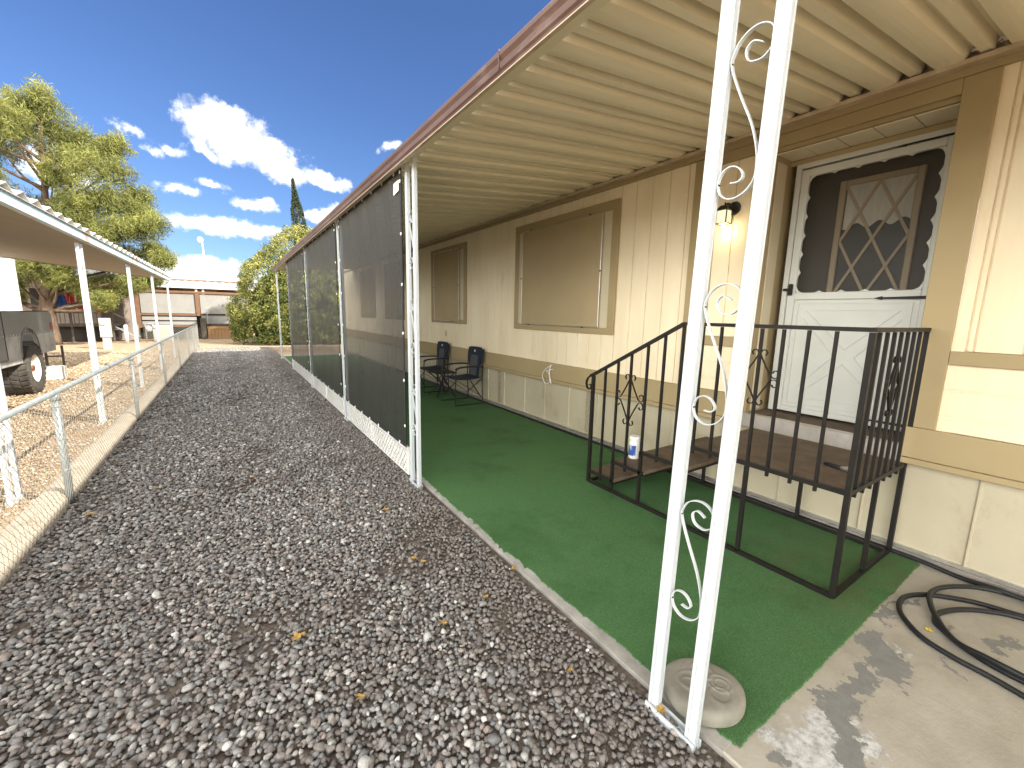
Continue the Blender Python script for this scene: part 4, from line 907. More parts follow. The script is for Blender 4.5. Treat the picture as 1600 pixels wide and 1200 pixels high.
# ------------------------------------------------------------------ camp chairs and table
def chair(loc, label):
    r = thing('camp_chair', loc, label, 'chair', 'folding camp chairs against the house wall')
    X, Y, Z = loc
    def p(x, y, z): return (X+x, Y+y, Z+z)     # x: towards the wall is positive (back of the chair), y: along the wall
    for sy in (-.26, .26):
        b = MB(); b.tube(catmull([p(-.24, sy, .60), p(-.245, sy, .45), p(-.25, sy, .10), p(-.25, sy, .02), p(-.22, sy, .012), p(.0, sy, .012), p(.22, sy, .012), p(.25, sy, .02), p(.25, sy, .10), p(.235, sy, .5)], 4), .0095, 8)
        b.tube([p(.235, sy, .42), p(.25, sy, .70), p(.27, sy, .92)], .0095, 8); b.build('side_frame', 'cframe', r)
        b = MB(); b.sweep(catmull([p(.25, sy, .62), p(.15, sy, .635), p(-.05, sy, .635), p(-.20, sy, .62), p(-.245, sy, .59)], 5), (0, 1, 0), .022, .045); b.build('armrest', 'canv', r)
    b = MB(); 
    for sx in (-.23, .22):
        b.bar(p(sx, -.255, .12), p(sx, .255, .42), .008, .018, (1, 0, 0)); b.bar(p(sx+.01, .255, .12), p(sx+.01, -.255, .42), .008, .018, (1, 0, 0))
    b.bar(p(-.22, -.27, .42), p(.24, -.27, .12), .008, .018, (0, 1, 0)); b.bar(p(-.22, .27, .42), p(.24, .27, .12), .008, .018, (0, 1, 0))
    b.build('cross_brace', 'cframe', r)
    b = MB(); n = 12; vs = []
    for i in range(n+1):
        x = -.25+.47*i/n; z = .435-.018*math.sin(math.pi*i/n)
        vs += [p(x, -.245, z), p(x, .245, z), p(x, .245, z+.014), p(x, -.245, z+.014)]
    b.add(vs, [(i*4+k, i*4+(k+1) % 4, i*4+4+(k+1) % 4, i*4+4+k) for i in range(n) for k in range(4)]+[(3, 2, 1, 0), tuple(n*4+k for k in range(4))]); b.build('seat', 'navy', r)
    # backrest: outline widening to the shoulders
    def slab(out, x0, t, mat, nm, par=r):
        b = MB(); vs = [p(x0+.10*(z-.45), y, z) for y, z in out]+[p(x0+.10*(z-.45)+t, y, z) for y, z in out]; n = len(out)
        b.add(vs, [tuple(range(n)), tuple(range(n, 2*n))[::-1]]+[(i, n+i, n+(i+1) % n, (i+1) % n) for i in range(n)]); return b.build(nm, mat, par)
    half = [(.15, .45), (.16, .60), (.20, .68), (.25, .74), (.255, .84), (.235, .90), (.18, .935), (.06, .94)]
    out = half+[(-y, z) for y, z in half[::-1]]
    bk = slab(out, .205, .022, 'navy', 'backrest')
    h2 = [(.115, .46), (.115, .60), (.125, .76), (.10, .80)]; slab(h2+[(-y, z) for y, z in h2[::-1]], .201, .0035, 'greymesh', 'mesh_panel', bk)
    for s in (-1, 1):
        b = MB(); b.tube([p(.199+.10*(z-.45), s*yy, z) for yy, z in ((.120, .47), (.120, .60), (.130, .76), (.118, .93))], .003, 5); b.build('piping', 'greymesh', bk)
    slab([(-.02, .855), (.022, .855), (.024, .885), (-.012, .89)], .1995, .002, 'label', 'emblem', bk)
    return r
c1 = chair((3.19, 6.32, .012), 'dark blue and grey folding camp chair nearer the camera')
dup(c1, (3.19, 7.66, .012), 'dark blue and grey folding camp chair behind the small table, half hidden by the post')
tb = thing('folding_table', (3.12, 7.02, .012), 'low black folding side table between the two camp chairs', 'table')
MB().box(2.93, 3.33, 6.80, 7.24, .445, .460, .004).build('tabletop', 'canv', tb)
for (a, c) in (((2.96, 6.83), (3.30, 7.21)), ((3.30, 6.83), (2.96, 7.21))):
    MB().bar((a[0], a[1], .445), (c[0], c[1], .02), .018, .018).build('leg', 'cframe', tb); MB().bar((c[0], c[1], .445), (a[0], a[1], .02), .018, .018).build('leg', 'cframe', tb)
MB().tube([(3.13, 7.02, .22), (3.13, 7.02, .27)], .035, 12).build('hub', 'cframe', tb)

# ------------------------------------------------------------------ chain link fence
fe = thing('chain_link_fence', (-1.13, 11.5, 0), 'low galvanised chain link fence with round top rail along the gravel', 'fence')
FX = -1.13; fposts = [1.5, 4.43, 7.38, 10.45, 13.4, 16.3, 18.6, 20.9]
for i, y in enumerate(fposts):
    p_ = MB().tube([(FX, y, -.05), (FX, y, .838)], .024 if i in (1, 7) else .021, 14).build('fence_post', 'galv', fe)
    b = MB(); b.tube([(FX, y, .80), (FX, y, .835), (FX, y, .85)], [.029, .029, .020], 12)
    b.build('post_cap', 'galv', p_)
    for z in (.75, .50, .26): MB().tube([(FX, y, z), (FX, y, z+.008)], .0265, 10).build('tie_band', 'galv', p_)
MB().tube([(FX, 1.3, .857), (FX, 8, .860), (FX, 14, .858), (FX, 20.92, .857)], .020, 12).build('top_rail', 'galv', fe)
b = MB()
for y in (6.0, 12.0, 18.0): b.tube([(FX, y, .859), (FX, y+.12, .859)], .0225, 12)
b.build('rail_sleeve', 'galv', fe)
def chainmesh(y0, y1, z0, z1, x=FX+.024, axis='y', r=.0015, st=.062):
    b = MB(); c = y0-(z1-z0)
    while c < y1:
        for sg in (1, -1):
            p, q = ((c, z0), (c+(z1-z0), z1)) if sg > 0 else ((c, z1), (c+(z1-z0), z0))
            s = clipseg(p, q, y0, y1, z0, z1)
            if s:
                if axis == 'y': b.tube([(x+sg*.0015, *s[0]), (x+sg*.0015, *s[1])], r, 4, False)
                else: b.tube([(s[0][0], x+sg*.0015, s[0][1]), (s[1][0], x+sg*.0015, s[1][1])], r, 4, False)
        c += st
    return b
chainmesh(1.5, 20.9, .04, .85).build('wire_mesh', 'wire', fe)

# ------------------------------------------------------------------ neighbour's carport
cpz = lambda x: 2.335-(x+1.50)*.12
cp_ = thing('carport_roof', (-3.3, 9, 2.3), 'neighbouring carport roof with faded aqua fascia and rusty ribbed sheets', 'carport')
b = MB(); vs = []
ypos = np.arange(-2, 17.11, .10); 
for x in (-1.50, -5.2):
    for i, y in enumerate(ypos): vs.append((x, y, cpz(x)+(.0 if i % 2 else .012)))
n = len(ypos); b.add(vs, [(i, i+1, n+i+1, n+i) for i in range(n-1)]); b.build('soffit', 'carportceil', cp_)
b = MB(); vs = []; ysf = np.arange(-2, 17.11, .115)
for x in (-1.44, -5.25):
    for i, y in enumerate(ysf): vs.append((x+.02*(i % 3 == 0), y, cpz(x)+.085+(.055 if i % 3 == 0 else (.05 if i % 3 == 1 else 0))))
n = len(ysf); b.add(vs, [(i, i+1, n+i+1, n+i) for i in range(n-1)]); b.add([(-1.44, -2, cpz(-1.44)+.08), (-5.25, -2, cpz(-5.25)+.08), (-5.25, 17.12, cpz(-5.25)+.08), (-1.44, 17.12, cpz(-1.44)+.08)], [(0, 1, 2, 3)]); o = b.build('roof_sheet', 'rustpan', cp_)
so_ = o.modifiers.new('thick', 'SOLIDIFY'); so_.thickness = .006
b = MB(); b.box(-1.50, -1.462, -2, 17.12, 2.318, 2.42, .004); b.box(-1.51, -1.45, -2, 17.12, 2.306, 2.317); b.build('fascia', 'aqua', cp_)
b = MB(); b.add([(-1.50, 17.10, 2.32), (-5.2, 17.10, cpz(-5.2)-.015), (-5.2, 17.10, cpz(-5.2)+.07), (-1.50, 17.10, 2.40), (-1.50, 17.13, 2.32), (-5.2, 17.13, cpz(-5.2)-.015), (-5.2, 17.13, cpz(-5.2)+.07), (-1.50, 17.13, 2.40)], [(0, 1, 2, 3), (7, 6, 5, 4), (0, 4, 5, 1), (2, 6, 7, 3)]); b.build('end_beam', 'carportceil', cp_)
# posts: same scroll design, seen edge on
cpost = scroll_post((1.95, 1.25, .55), top=2.30)
cpost['label'] = 'white carport scroll post nearest the camera, at the left edge'; cpost['group'] = 'white carport posts behind the chain link fence'; cpost.location = (-1.53, 4.78, -.03)
for y, lab in ((7.62, 'white carport post beside the pickup wheel'), (10.75, 'third white carport post, beyond the pickup bed'), (13.7, 'fourth white carport post, in front of the grey condenser'), (16.8, 'farthest white carport post at the corner of the carport roof')):
    q = dup(cpost, (-1.53, y, -.03), lab)
for cx in (-5.1,):
    for y, lb in ((11, 'white carport post on the far side of the pickup bed'), (16.8, 'white carport post at the far left corner of the carport roof')): q = dup(cpost, (cx, y, .3), lb)

# ------------------------------------------------------------------ pickup truck
tk = thing('pickup_truck', (-3.75, 9, 0), 'old lifted pickup with dull grey upper body and dusty silver lower panels', 'pickup')
TX = -2.93; TW = 1.72; wy, wr = 10.72, .435
def side_poly(z_lo, z_hi, y0, y1, arch=None, n=16):
    pts = []
    return pts
def arched(y0, y1, z0, z1, ac, ar, az_, x0, x1, name, mat, topround=False):
    # panel between z0 and z1 with a wheel arch cut; built as an extruded polygon
    pts = [(y0, z1), (y0, z0)]
    ang = math.asin(max(-1, min(1, (z0-az_)/ar)))
    if abs((z0-az_)/ar) < 1:
        a0 = math.pi-ang; a1 = ang
        for i in range(19):
            a = a0+(a1-a0)*i/18; pts.append((ac+ar*math.cos(a), az_+ar*math.sin(a)))
    pts += [(y1-.02 if topround else y1, z0), (y1, z1-.12 if topround else z1)]
    if topround: pts += [(y1-.03, z1-.05), (y1-.09, z1-.012), (y1-.16, z1)]
    b = MB(); b.prism(pts, 0, x0, x1); return b.build(name, mat, tk)
arched(9.80, 12.0, .985, 1.375, wy, .40, .70, TX-.05, TX, 'bed_side', 'tpaint', True)
def qarc(a0, a1): return [(wy+.40*math.cos(a0+(a1-a0)*i/10), .70+.40*math.sin(a0+(a1-a0)*i/10)) for i in range(11)]
b = MB(); ah = math.asin((.984-.70)/.40); al = math.asin((.62-.70)/.40)
b.prism([(9.80, .984), (9.80, .62)]+qarc(math.pi-al, math.pi-ah), 0, TX-.05, TX); b.build('lower_side', 'tsilver', tk); b = MB(); b.prism([(11.98, .62), (11.98, .984)]+qarc(ah, al), 0, TX-.05, TX); b.build('lower_side', 'tsilver', tk)
arched(9.80, 12.0, .62, 1.375, wy, .40, .70, TX-TW, TX-TW+.05, 'bed_side', 'tpaint', True)
b = MB(); b.tube([(TX+.004, wy+.41*math.cos(a), .70+.41*math.sin(a)) for a in np.linspace(-.15, math.pi+.15, 22)], .011, 8); b.build('arch_flare', 'tpaint', tk)
MB().box(TX-TW+.06, TX-.06, 9.82, 11.9, .72, .80).build('bed_floor', 'darkgap', tk)
MB().box(TX-TW+.055, TX-.055, 11.93, 11.985, .80, 1.36, .01).build('tailgate', 'tpaint', tk)
b = MB(); b.box(TX-.03, TX+.004, 9.82, 11.85, 1.376, 1.392, .004); b.build('bed_rail', 'canv', tk)
MB().box(TX-.03, TX+.008, 11.83, 11.95, 1.02, 1.17, .01).build('taillight', 'red', tk)
b = MB()
for i in range(24): y = 9.0+i*.122; b.cyl((TX-.001, y, 1.005), (TX+.004, y, 1.005), .008+.004*(i % 3 == 0), 8)
b.build('rivet_row', 'plastic', tk)
MB().box(TX-.04, TX+.006, 7.3, 10.30, .53, .619, .01).build('rocker', 'tsilver', tk)
MB().box(TX-TW+.05, TX-.02, 12.0, 12.10, .70, .86, .02).build('rear_bumper', 'tsilver', tk)
b = MB(); b.prism([(7.72, .62), (7.72, 1.375), (7.95, 1.42), (8.5, 1.88), (9.66, 1.90), (9.79, 1.375), (9.79, .62)], 0, TX-TW, TX); b.build('cab', 'tpaint', tk, bevel=.02)
b = MB(); b.prism([(8.02, 1.42), (8.55, 1.82), (9.05, 1.84), (9.05, 1.42)], 0, TX+.0005, TX+.006); b.prism([(9.12, 1.42), (9.12, 1.84), (9.6, 1.84), (9.68, 1.42)], 0, TX+.0005, TX+.006); b.build('side_window', 'glass', tk)
b = MB(); b.prism([(5.9, .62), (5.85, 1.15), (6.1, 1.27), (7.71, 1.36), (7.71, .62), (7.4, .62), (7.3, .95), (6.95, 1.08), (6.6, .95), (6.5, .62)], 0, TX-TW, TX); b.build('hood', 'tpaint', tk, bevel=.02)
b = MB(); b.box(TX+.0006, TX+.004, 9.765, 9.775, .64, 1.375); b.build('door_seam', 'darkgap', tk); MB().box(TX+.001, TX+.02, 9.45, 9.62, 1.20, 1.23, .005).build('door_handle', 'alu', tk)
b = MB(); b.box(TX-1.2, TX-.5, 6.2, 12.0, .50, .60); b.tube([(TX-TW+.1, wy, wr), (TX-.1, wy, wr)], .05, 10); b.tube([(TX-TW+.1, 6.95, wr), (TX-.1, 6.95, wr)], .05, 10); b.sphere((TX-.85, wy, wr), .16, .16, .16, 12, 8); b.build('chassis', 'darkgap', tk)
def wheel(cx, cy, side):
    # side=+1: outer face toward +x
    b = MB(); prof_ = [(-.165, .24), (-.17, .33), (-.165, .40), (-.14, wr-.012), (-.07, wr-.004), (0, wr), (.07, wr-.004), (.14, wr-.012), (.165, .40), (.17, .33), (.165, .24)]
    n = 64; vs = []
    for k in range(n):
        a = 2*math.pi*k/n
        for (x, r) in prof_: vs.append((cx+x, cy+r*math.cos(a), wr-.03+r*math.sin(a)))
    mm = len(prof_); b.add(vs, [(k*mm+j, k*mm+j+1, ((k+1) % n)*mm+j+1, ((k+1) % n)*mm+j) for k in range(n) for j in range(mm-1)], True)
    # lugs
    for k in range(30):
        a = 2*math.pi*k/30
        for (x0, x1, da) in ((-.165, -.06, 0), (.06, .165, .10), (-.045, .045, .05)):
            aa = a+da; rr_ = wr-.002; cc = Vector((cx+(x0+x1)/2, cy+rr_*math.cos(aa), wr-.03+rr_*math.sin(aa))); rd = Vector((0, math.cos(aa), math.sin(aa))); tg = Vector((0, -math.sin(aa), math.cos(aa)))
            b.obox(cc, Vector((1, 0, 0))*(x1-x0)/2+tg*.012*(1 if x0 < 0 else -1), tg*.027, rd*.010)
    ty = b.build('wheel', 'tyre', tk)
    b = MB(); pr = [(.155, .245), (.15, .225), (.10, .215), (.07, .17), (.09, .09), (.11, .07), (.115, .0)]; vs = []
    for k in range(32):
        a = 2*math.pi*k/32
        for (x, r) in pr: vs.append((cx+side*x, cy+r*math.cos(a), wr-.03+r*math.sin(a)))
    mm = len(pr); b.add(vs, [(k*mm+j, k*mm+j+1, ((k+1) % 32)*mm+j+1, ((k+1) % 32)*mm+j) for k in range(32) for j in range(mm-1)], True)
    for k in range(6): a = k*math.pi/3; b.cyl((cx+side*.07, cy+.13*math.cos(a), wr-.03+.13*math.sin(a)), (cx+side*.10, cy+.13*math.cos(a), wr-.03+.13*math.sin(a)), .014, 6)
    b.build('rim', 'rim', ty)
    MB().cyl((cx+side*.06, cy, wr-.03), (cx+side*.135, cy, wr-.03), .06, 14, .05).build('hub_cap', M('rusty hub', (.16, .06, .03), .6), ty)
wheel(TX-.13, wy, 1); wheel(TX-TW+.13, wy, -1); wheel(TX-.13, 6.95, 1); wheel(TX-TW+.13, 6.95, -1)
# small white step behind the pickup
stp = thing('step_stool', (-3.15, 12.62, -.03), 'small white step with dark legs standing behind the pickup bumper', 'step stool')
b = MB(); b.box(-3.30, -3.00, 12.50, 12.74, -.04, .24, .01); b.build('base', 'whitev', stp)
b = MB(); b.box(-3.04, -3.005, 12.69, 12.73, .24, .66); b.box(-3.29, -3.255, 12.69, 12.73, .24, .66); b.box(-3.255, -3.04, 12.70, 12.72, .42, .45); b.build('leg', 'darkwood', stp)

# ------------------------------------------------------------------ trees
def quadcloud(b_v, b_f, tones, c, n, rad_, size, tone, flat=1.0, el=1.6):
    for _ in range(n):
        d = rg.normal(size=3); d /= np.linalg.norm(d)+1e-9; r_ = rad_*rg.random()**.45; p = c+d*r_*np.array([1, 1, flat])
        u = rg.normal(size=3); u[2] += .4; u /= np.linalg.norm(u); v = np.cross(u, rg.normal(size=3)); v /= np.linalg.norm(v)+1e-9
        s = size*(.6+.8*rg.random()); u *= s*el; v *= s*min(.5, 1.1/el); o = len(b_v)
        b_v += [p-u, p+v, p+u, p-v]; b_f.append((o, o+1, o+2, o+3)); tones.append(min(1, max(0, tone+rg.normal()*.17)))
def cloudmesh(name, V, F, T, mat, parent):
    O = np.array(wloc(parent)); me = bpy.data.meshes.new(name); V = np.asarray(V)-O
    me.vertices.add(len(V)); me.vertices.foreach_set('co', V.astype(np.float32).ravel()); F = np.asarray(F, np.int32)
    me.loops.add(F.size); me.loops.foreach_set('vertex_index', F.ravel()); me.polygons.add(len(F)); me.polygons.foreach_set('loop_start', np.arange(0, F.size, F.shape[1]).astype(np.int32)); me.polygons.foreach_set('loop_total', np.full(len(F), F.shape[1], np.int32))
    me.update(calc_edges=True); a = me.attributes.new('tone', 'FLOAT', 'FACE'); a.data.foreach_set('value', np.asarray(T, np.float32)); me.materials.append(mt[mat]); me.validate()
    o = bpy.data.objects.new(name, me); C.objects.link(o); o.parent = parent; return o
def pine():
    r = thing('pine_tree', (-5.95, 24, 0), 'tall airy yellow green pine behind the carport', 'tree')
    tr = MB(); top = Vector((-5.4, 24.1, 9.0)); base = Vector((-5.95, 24, -.05))
    path = [base, Vector((-5.97, 24, 1.0)), Vector((-5.85, 24, 2.2)), Vector((-5.7, 24.1, 4.2)), Vector((-5.5, 24.1, 6.4)), top]
    tr.tube(catmull(path, 4), list(np.linspace(.30, .03, 21)), 12)
    V = []; F = []; T = []
    br = MB(); rr = random.Random(5)
    # lobes of the crown measured in the photograph: centre x, z and radius
    lobes = [(-5.25, 9.0, .60), (-6.0, 8.7, .62), (-5.1, 8.2, .8), (-4.5, 7.9, .75), (-3.9, 7.7, .75), (-3.35, 8.0, .45), (-5.9, 7.7, .75), (-6.6, 8.4, .55), (-6.7, 7.3, .8), (-3.6, 6.9, .75), (-3.0, 6.1, .60), (-4.2, 6.7, .85), (-3.4, 5.6, .8),
             (-4.3, 5.6, .9), (-5.2, 6.3, .6), (-2.85, 5.2, .65), (-2.35, 4.75, .5), (-3.5, 4.5, .8), (-4.6, 4.6, .85), (-5.6, 4.9, .8), (-6.5, 5.3, .9), (-6.9, 6.2, .6), (-2.6, 3.9, .55), (-2.15, 3.4, .45), (-3.3, 3.5, .65), (-4.1, 3.5, .75),
             (-5.0, 3.3, .75), (-5.9, 3.6, .75), (-6.6, 4.0, .85), (-5.3, 2.65, .55), (-4.3, 2.5, .65), (-3.7, 2.3, .55), (-3.2, 2.5, .5), (-2.75, 2.75, .4), (-4.6, 2.0, .45), (-6.9, 2.9, .8), (-7.5, 4.4, 1.0), (-7.6, 6.0, .9), (-7.5, 7.4, .8), (-6.2, 8.0, .6), (-5.0, 7.3, .7), (-4.7, 5.2, .7), (-6.3, 4.5, .6), (-5.5, 4.1, .7), (-6.1, 3.0, .6), (-4.0, 4.1, .6), (-3.0, 4.7, .6), (-6.9, 1.9, .6), (-4.0, 1.75, .35), (-7.9, 2.6, .9), (-8.2, 8.2, .7)]
    for (x, z, R) in lobes:
        y = 24+rr.uniform(-1.3, .9); c0 = Vector((x, y, z)); st_ = path[0].lerp(top, min(1, max(.15, (z-1.5)/9)))
        mid = st_.lerp(c0, .55)+Vector((0, 0, -.25)); br.tube(catmull([st_, mid, c0], 4), list(np.linspace(.07, .012, 9)), 6)
        nb = int(20+R*22)
        for k in range(nb):
            d = rg.normal(size=3); d /= np.linalg.norm(d); cc = np.array(c0)+d*R*np.array([1, 1.1, .85])*(.35+.65*rg.random())
            tone = .45+.3*(cc[2]-c0.z)/R+.15*rg.normal()
            br.tube([c0, c0.lerp(Vector(cc), .5)+Vector((0, 0, .03)), Vector(cc)], [.016, .010, .004], 4, False)
            quadcloud(V, F, T, cc, 85, .22+.12*rg.random(), .030, tone, 1.15, 3.2)
    tr.build('trunk', 'bark', r); br.build('branches', 'bark', r); cloudmesh('crown', V, F, T, 'pine', r)
pine()
def hedge():
    r = thing('hedge_shrub', (2.5, 22.4, 0), 'big rounded yellow green shrub at the end of the gravel path', 'shrub')
    V = []; F = []; T = []
    c = np.array([2.75, 22.6, 1.9]); R = np.array([2.75, 2.2, 3.25])
    tk_ = MB()
    for i in range(7):
        a = i*.9; tk_.tube(catmull([(2.5+.2*math.cos(a), 22.4+.2*math.sin(a), -.05), (2.5+.8*math.cos(a), 22.4+.7*math.sin(a), 1.2), (2.6+1.5*math.cos(a), 22.5+1.2*math.sin(a), 2.8)], 4), list(np.linspace(.09, .02, 9)), 7)
    tk_.build('stems', 'bark', r)
    k = 0
    c = np.array([3.05, 22.9, 1.5]); R = np.array([3.12, 2.5, 4.0])
    def shp(d):
        if d[2] <= 0: return 1
        h = math.hypot(d[0], d[1]); return 1/(h**1.42+d[2]**1.42)**(1/1.42)
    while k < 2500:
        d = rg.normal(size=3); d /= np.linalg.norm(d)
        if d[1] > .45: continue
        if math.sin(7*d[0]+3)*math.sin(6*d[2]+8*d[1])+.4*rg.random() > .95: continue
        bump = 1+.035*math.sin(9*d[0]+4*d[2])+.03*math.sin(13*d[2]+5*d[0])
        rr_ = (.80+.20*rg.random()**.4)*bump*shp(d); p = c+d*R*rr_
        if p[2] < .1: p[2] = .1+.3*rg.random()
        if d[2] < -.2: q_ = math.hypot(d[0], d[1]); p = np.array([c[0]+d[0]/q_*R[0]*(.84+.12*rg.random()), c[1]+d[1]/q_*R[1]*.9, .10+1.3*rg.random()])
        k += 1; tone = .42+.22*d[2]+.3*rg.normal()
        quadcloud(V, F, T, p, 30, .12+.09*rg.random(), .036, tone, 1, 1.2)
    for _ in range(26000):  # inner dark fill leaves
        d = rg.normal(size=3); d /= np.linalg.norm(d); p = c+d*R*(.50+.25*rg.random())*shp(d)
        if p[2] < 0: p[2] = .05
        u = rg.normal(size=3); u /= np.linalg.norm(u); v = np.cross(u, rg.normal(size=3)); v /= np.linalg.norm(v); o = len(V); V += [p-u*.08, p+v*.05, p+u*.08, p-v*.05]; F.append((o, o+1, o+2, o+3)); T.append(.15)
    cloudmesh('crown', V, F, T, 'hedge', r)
hedge()
def cypress():
    r = thing('cypress_tree', (4.6, 34, 0), 'slim dark column of Italian cypress rising behind the shrub', 'tree')
    MB().tube([(4.6, 34, -.05), (4.55, 34, 5), (4.35, 34, 10)], [.16, .10, .03], 8).build('trunk', 'bark', r)
    V = []; F = []; T = []
    for i in range(1500):
        t = rg.random(); z = .5+9.8*t; w_ = .56*(1-t**5)*(min(1, t*6)*.4+.6)*(1 if t < .8 else (1-t)/.2*.75+.25); a = rg.uniform(0, 6.28); cx = 4.62-.38*max(0, t-.55)/.45
        p = np.array([cx+math.cos(a)*w_*.85, 34+math.sin(a)*w_*.85, z]); quadcloud(V, F, T, p, 16, .10, .035, .45+.2*math.cos(a-2)+.1*rg.normal(), 1.6, 1.8)
    cloudmesh('crown', V, F, T, 'cyp', r)
cypress()
def bush(x, y, R, H, lab, mat='pine'):
    r = thing('background_tree', (x, y, 0), lab, 'tree', 'trees far beyond the houses'); MB().tube([(x, y, -.05), (x, y, H*.6)], [.2, .05], 8).build('trunk', 'bark', r); V = []; F = []; T = []
    for i in range(330):
        d = rg.normal(size=3); d /= np.linalg.norm(d); p = np.array([x, y, H*.62])+d*np.array([R, R, H*.4])*(.6+.4*rg.random()); quadcloud(V, F, T, p, 20, R*.18, .06, .35+.25*d[2], 1, 1.5)
    cloudmesh('crown', V, F, T, mat, r)
bush(-14, 33, 3.0, 6.0, 'wide olive green tree behind the pickup, left of the pine', 'pine')
bush(-10.5, 29.5, 2.0, 5.0, 'lower olive green tree just left of the pine trunk', 'pine')
bush(12, 30, 3, 3.5, 'olive green tree behind the home', 'cyp')

# ------------------------------------------------------------------ neighbour's house and porch
nh = thing('neighbor_house', (-9, 28, 0), 'shaded tan house with a porch behind the pine', 'house')
b = MB(); grooved(b, 0, .01, 0, .01); b = MB()
b.box(-18, -3.9, 27.2, 27.3, -.05, 2.9); b.box(-3.95, -3.85, 27.3, 34, -.05, 2.9); b.build('wall', 'housewall', nh)
b = MB(); b.prism([(26.2, 2.75), (30.6, 3.9), (35, 2.75), (35, 2.68), (26.2, 2.68)], 0, -18.3, -3.6); b.build('roof', 'roofmetal', nh)
b = MB(); b.box(-7.2, -6.2, 27.17, 27.2, 1.2, 2.2); b.build('window', 'glass', nh)
b = MB(); b.box(-5.0, -4.2, 27.17, 27.2, .6, 2.6); b.build('door', 'darkwood', nh)
ph = thing('porch', (-4.9, 26, 0), 'dark raised wooden porch with railings and steps beside the pine trunk', 'porch')
MB().box(-6.3, -4.3, 25.2, 27.1, .62, .70).build('platform', 'darkwood', ph)
MB().box(-6.25, -4.35, 25.6, 27.05, -.04, .61).build('skirt', 'darkgap', ph)
b = MB()
for x in (-6.28, -5.6, -4.95, -4.32): b.bar((x, 25.24, -.03), (x, 25.24, 1.60), .06, .06)
b.bar((-6.3, 25.24, 1.2), (-4.3, 25.24, 1.2), .04, .04); b.build('railing', 'darkwood', ph)
b = MB()
for i in range(14): b.bar((-6.2+i*.14, 25.24, .70), (-6.2+i*.14, 25.24, 1.19), .02, .02)
b.build('baluster_row', 'darkwood', ph)
for i in range(3): MB().box(-4.28+.25*i, -4.05+.25*i, 25.3, 26.2, .48-.18*i, .52-.18*i).build('step', 'greypanel', ph)
b = MB(); b.bar((-4.25, 25.28, 1.2), (-3.5, 25.28, .7), .03, .03); b.bar((-4.25, 25.28, .62), (-3.5, 25.28, .1), .03, .05); b.bar((-3.5, 25.28, -.04), (-3.5, 25.28, .7), .04, .04); b.build('stair_rail', 'greypanel', ph)
b = MB(); b.bar((-6.3, 25.2, 2.22), (-4.6, 25.2, 2.22), .05, .05); b.bar((-6.28, 25.2, 1.6), (-6.28, 25.2, 2.22), .05, .05); b.bar((-4.62, 25.2, 1.6), (-4.62, 25.2, 2.22), .05, .05); b.build('canopy_beam', 'orangewood', ph)
def cloth(name, x0, x1, z0, z1, y, mat, lab, arms=True):
    r = thing(name, ((x0+x1)/2, y, z0), lab, 'clothing', 'clothes hung on the porch'); n = 10; b = MB(); vs = []
    for i in range(n+1):
        u = i/n; 
        for j in range(7):
            v = j/6; yy = y+.04*math.sin(u*9+v*2)*(1-v*.5); w_ = (x1-x0)*(1-.12*(v > .9)); xx = (x0+x1)/2+(u-.5)*w_; vs.append((xx, yy, z0+(z1-z0)*v-.04*abs(u-.5)*(v > .9)))
    b.add(vs, [(i*7+j, (i+1)*7+j, (i+1)*7+j+1, i*7+j+1) for i in range(n) for j in range(6)], True); o = b.build('cloth_body', mat, r); s = o.modifiers.new('t', 'SOLIDIFY'); s.thickness = .02
    if arms:
        for sx, xx in ((-1, x0), (1, x1)): MB().tube([(xx, y, z1-.06), (xx+sx*.07, y-.02, z1-.25), (xx+sx*.06, y, z1-.50)], [.05, .06, .04], 8).build('sleeve', mat, r)
    MB().tube([((x0+x1)/2, y, z1), ((x0+x1)/2, y, z1+.05)], .006, 6).build('hanger', 'alu', r)
cloth('hanging_jacket', -5.52, -5.12, 1.35, 2.12, 25.1, 'redc', 'red and white jacket hanging on the porch of the far house')
cloth('hanging_shirt', -5.92, -5.72, 1.35, 2.0, 25.12, 'bluec', 'blue shirt hanging left of the red jacket')
MB().box(-5.36, -5.31, 25.02, 25.05, 1.35, 2.0).build('stripe', 'whitec', [o for o in C.objects if o.name.startswith('hanging_jacket')][0])
cloth('hanging_towel', -4.78, -4.4, 1.24, 1.55, 25.16, 'redc', 'dark red towel over the porch railing right of the jacket', False)
# meter pedestal
mp_ = thing('meter_pedestal', (-3.83, 21, 0), 'beige electric meter pedestal standing in the neighbouring yard', 'meter box')
b = MB(); b.box(-3.96, -3.66, 20.95, 21.15, .38, 1.07, .01); b.build('cabinet', 'meterbox', mp_)
b = MB(); b.box(-3.92, -3.70, 21.0, 21.12, -.05, .38); b.build('pedestal_post', 'meterbox', mp_)
MB().box(-3.945, -3.72, 20.935, 20.948, .44, .78, .004).build('cover_door', 'whitev', mp_)
MB().cyl((-3.83, 20.95, .92), (-3.83, 20.88, .92), .09, 18).build('meter_dial', 'alu', mp_)
# gas meter
gmt = thing('gas_meter', (-3.1, 24.6, 0), 'grey gas meter and pipes beyond the carport posts', 'meter')
b = MB(); b.sphere((-3.05, 24.6, .55), .13, .1, .15, 14, 8); b.sphere((-2.85, 24.6, .62), .08, .07, .08, 12, 8); b.build('meter_body', 'acgrey', gmt)
b = MB(); b.tube([(-3.15, 24.6, -.05), (-3.15, 24.6, .75), (-3.0, 24.6, .78), (-2.9, 24.6, .75), (-2.9, 24.6, -.05)], .025, 8); b.build('pipes', 'acgrey', gmt)
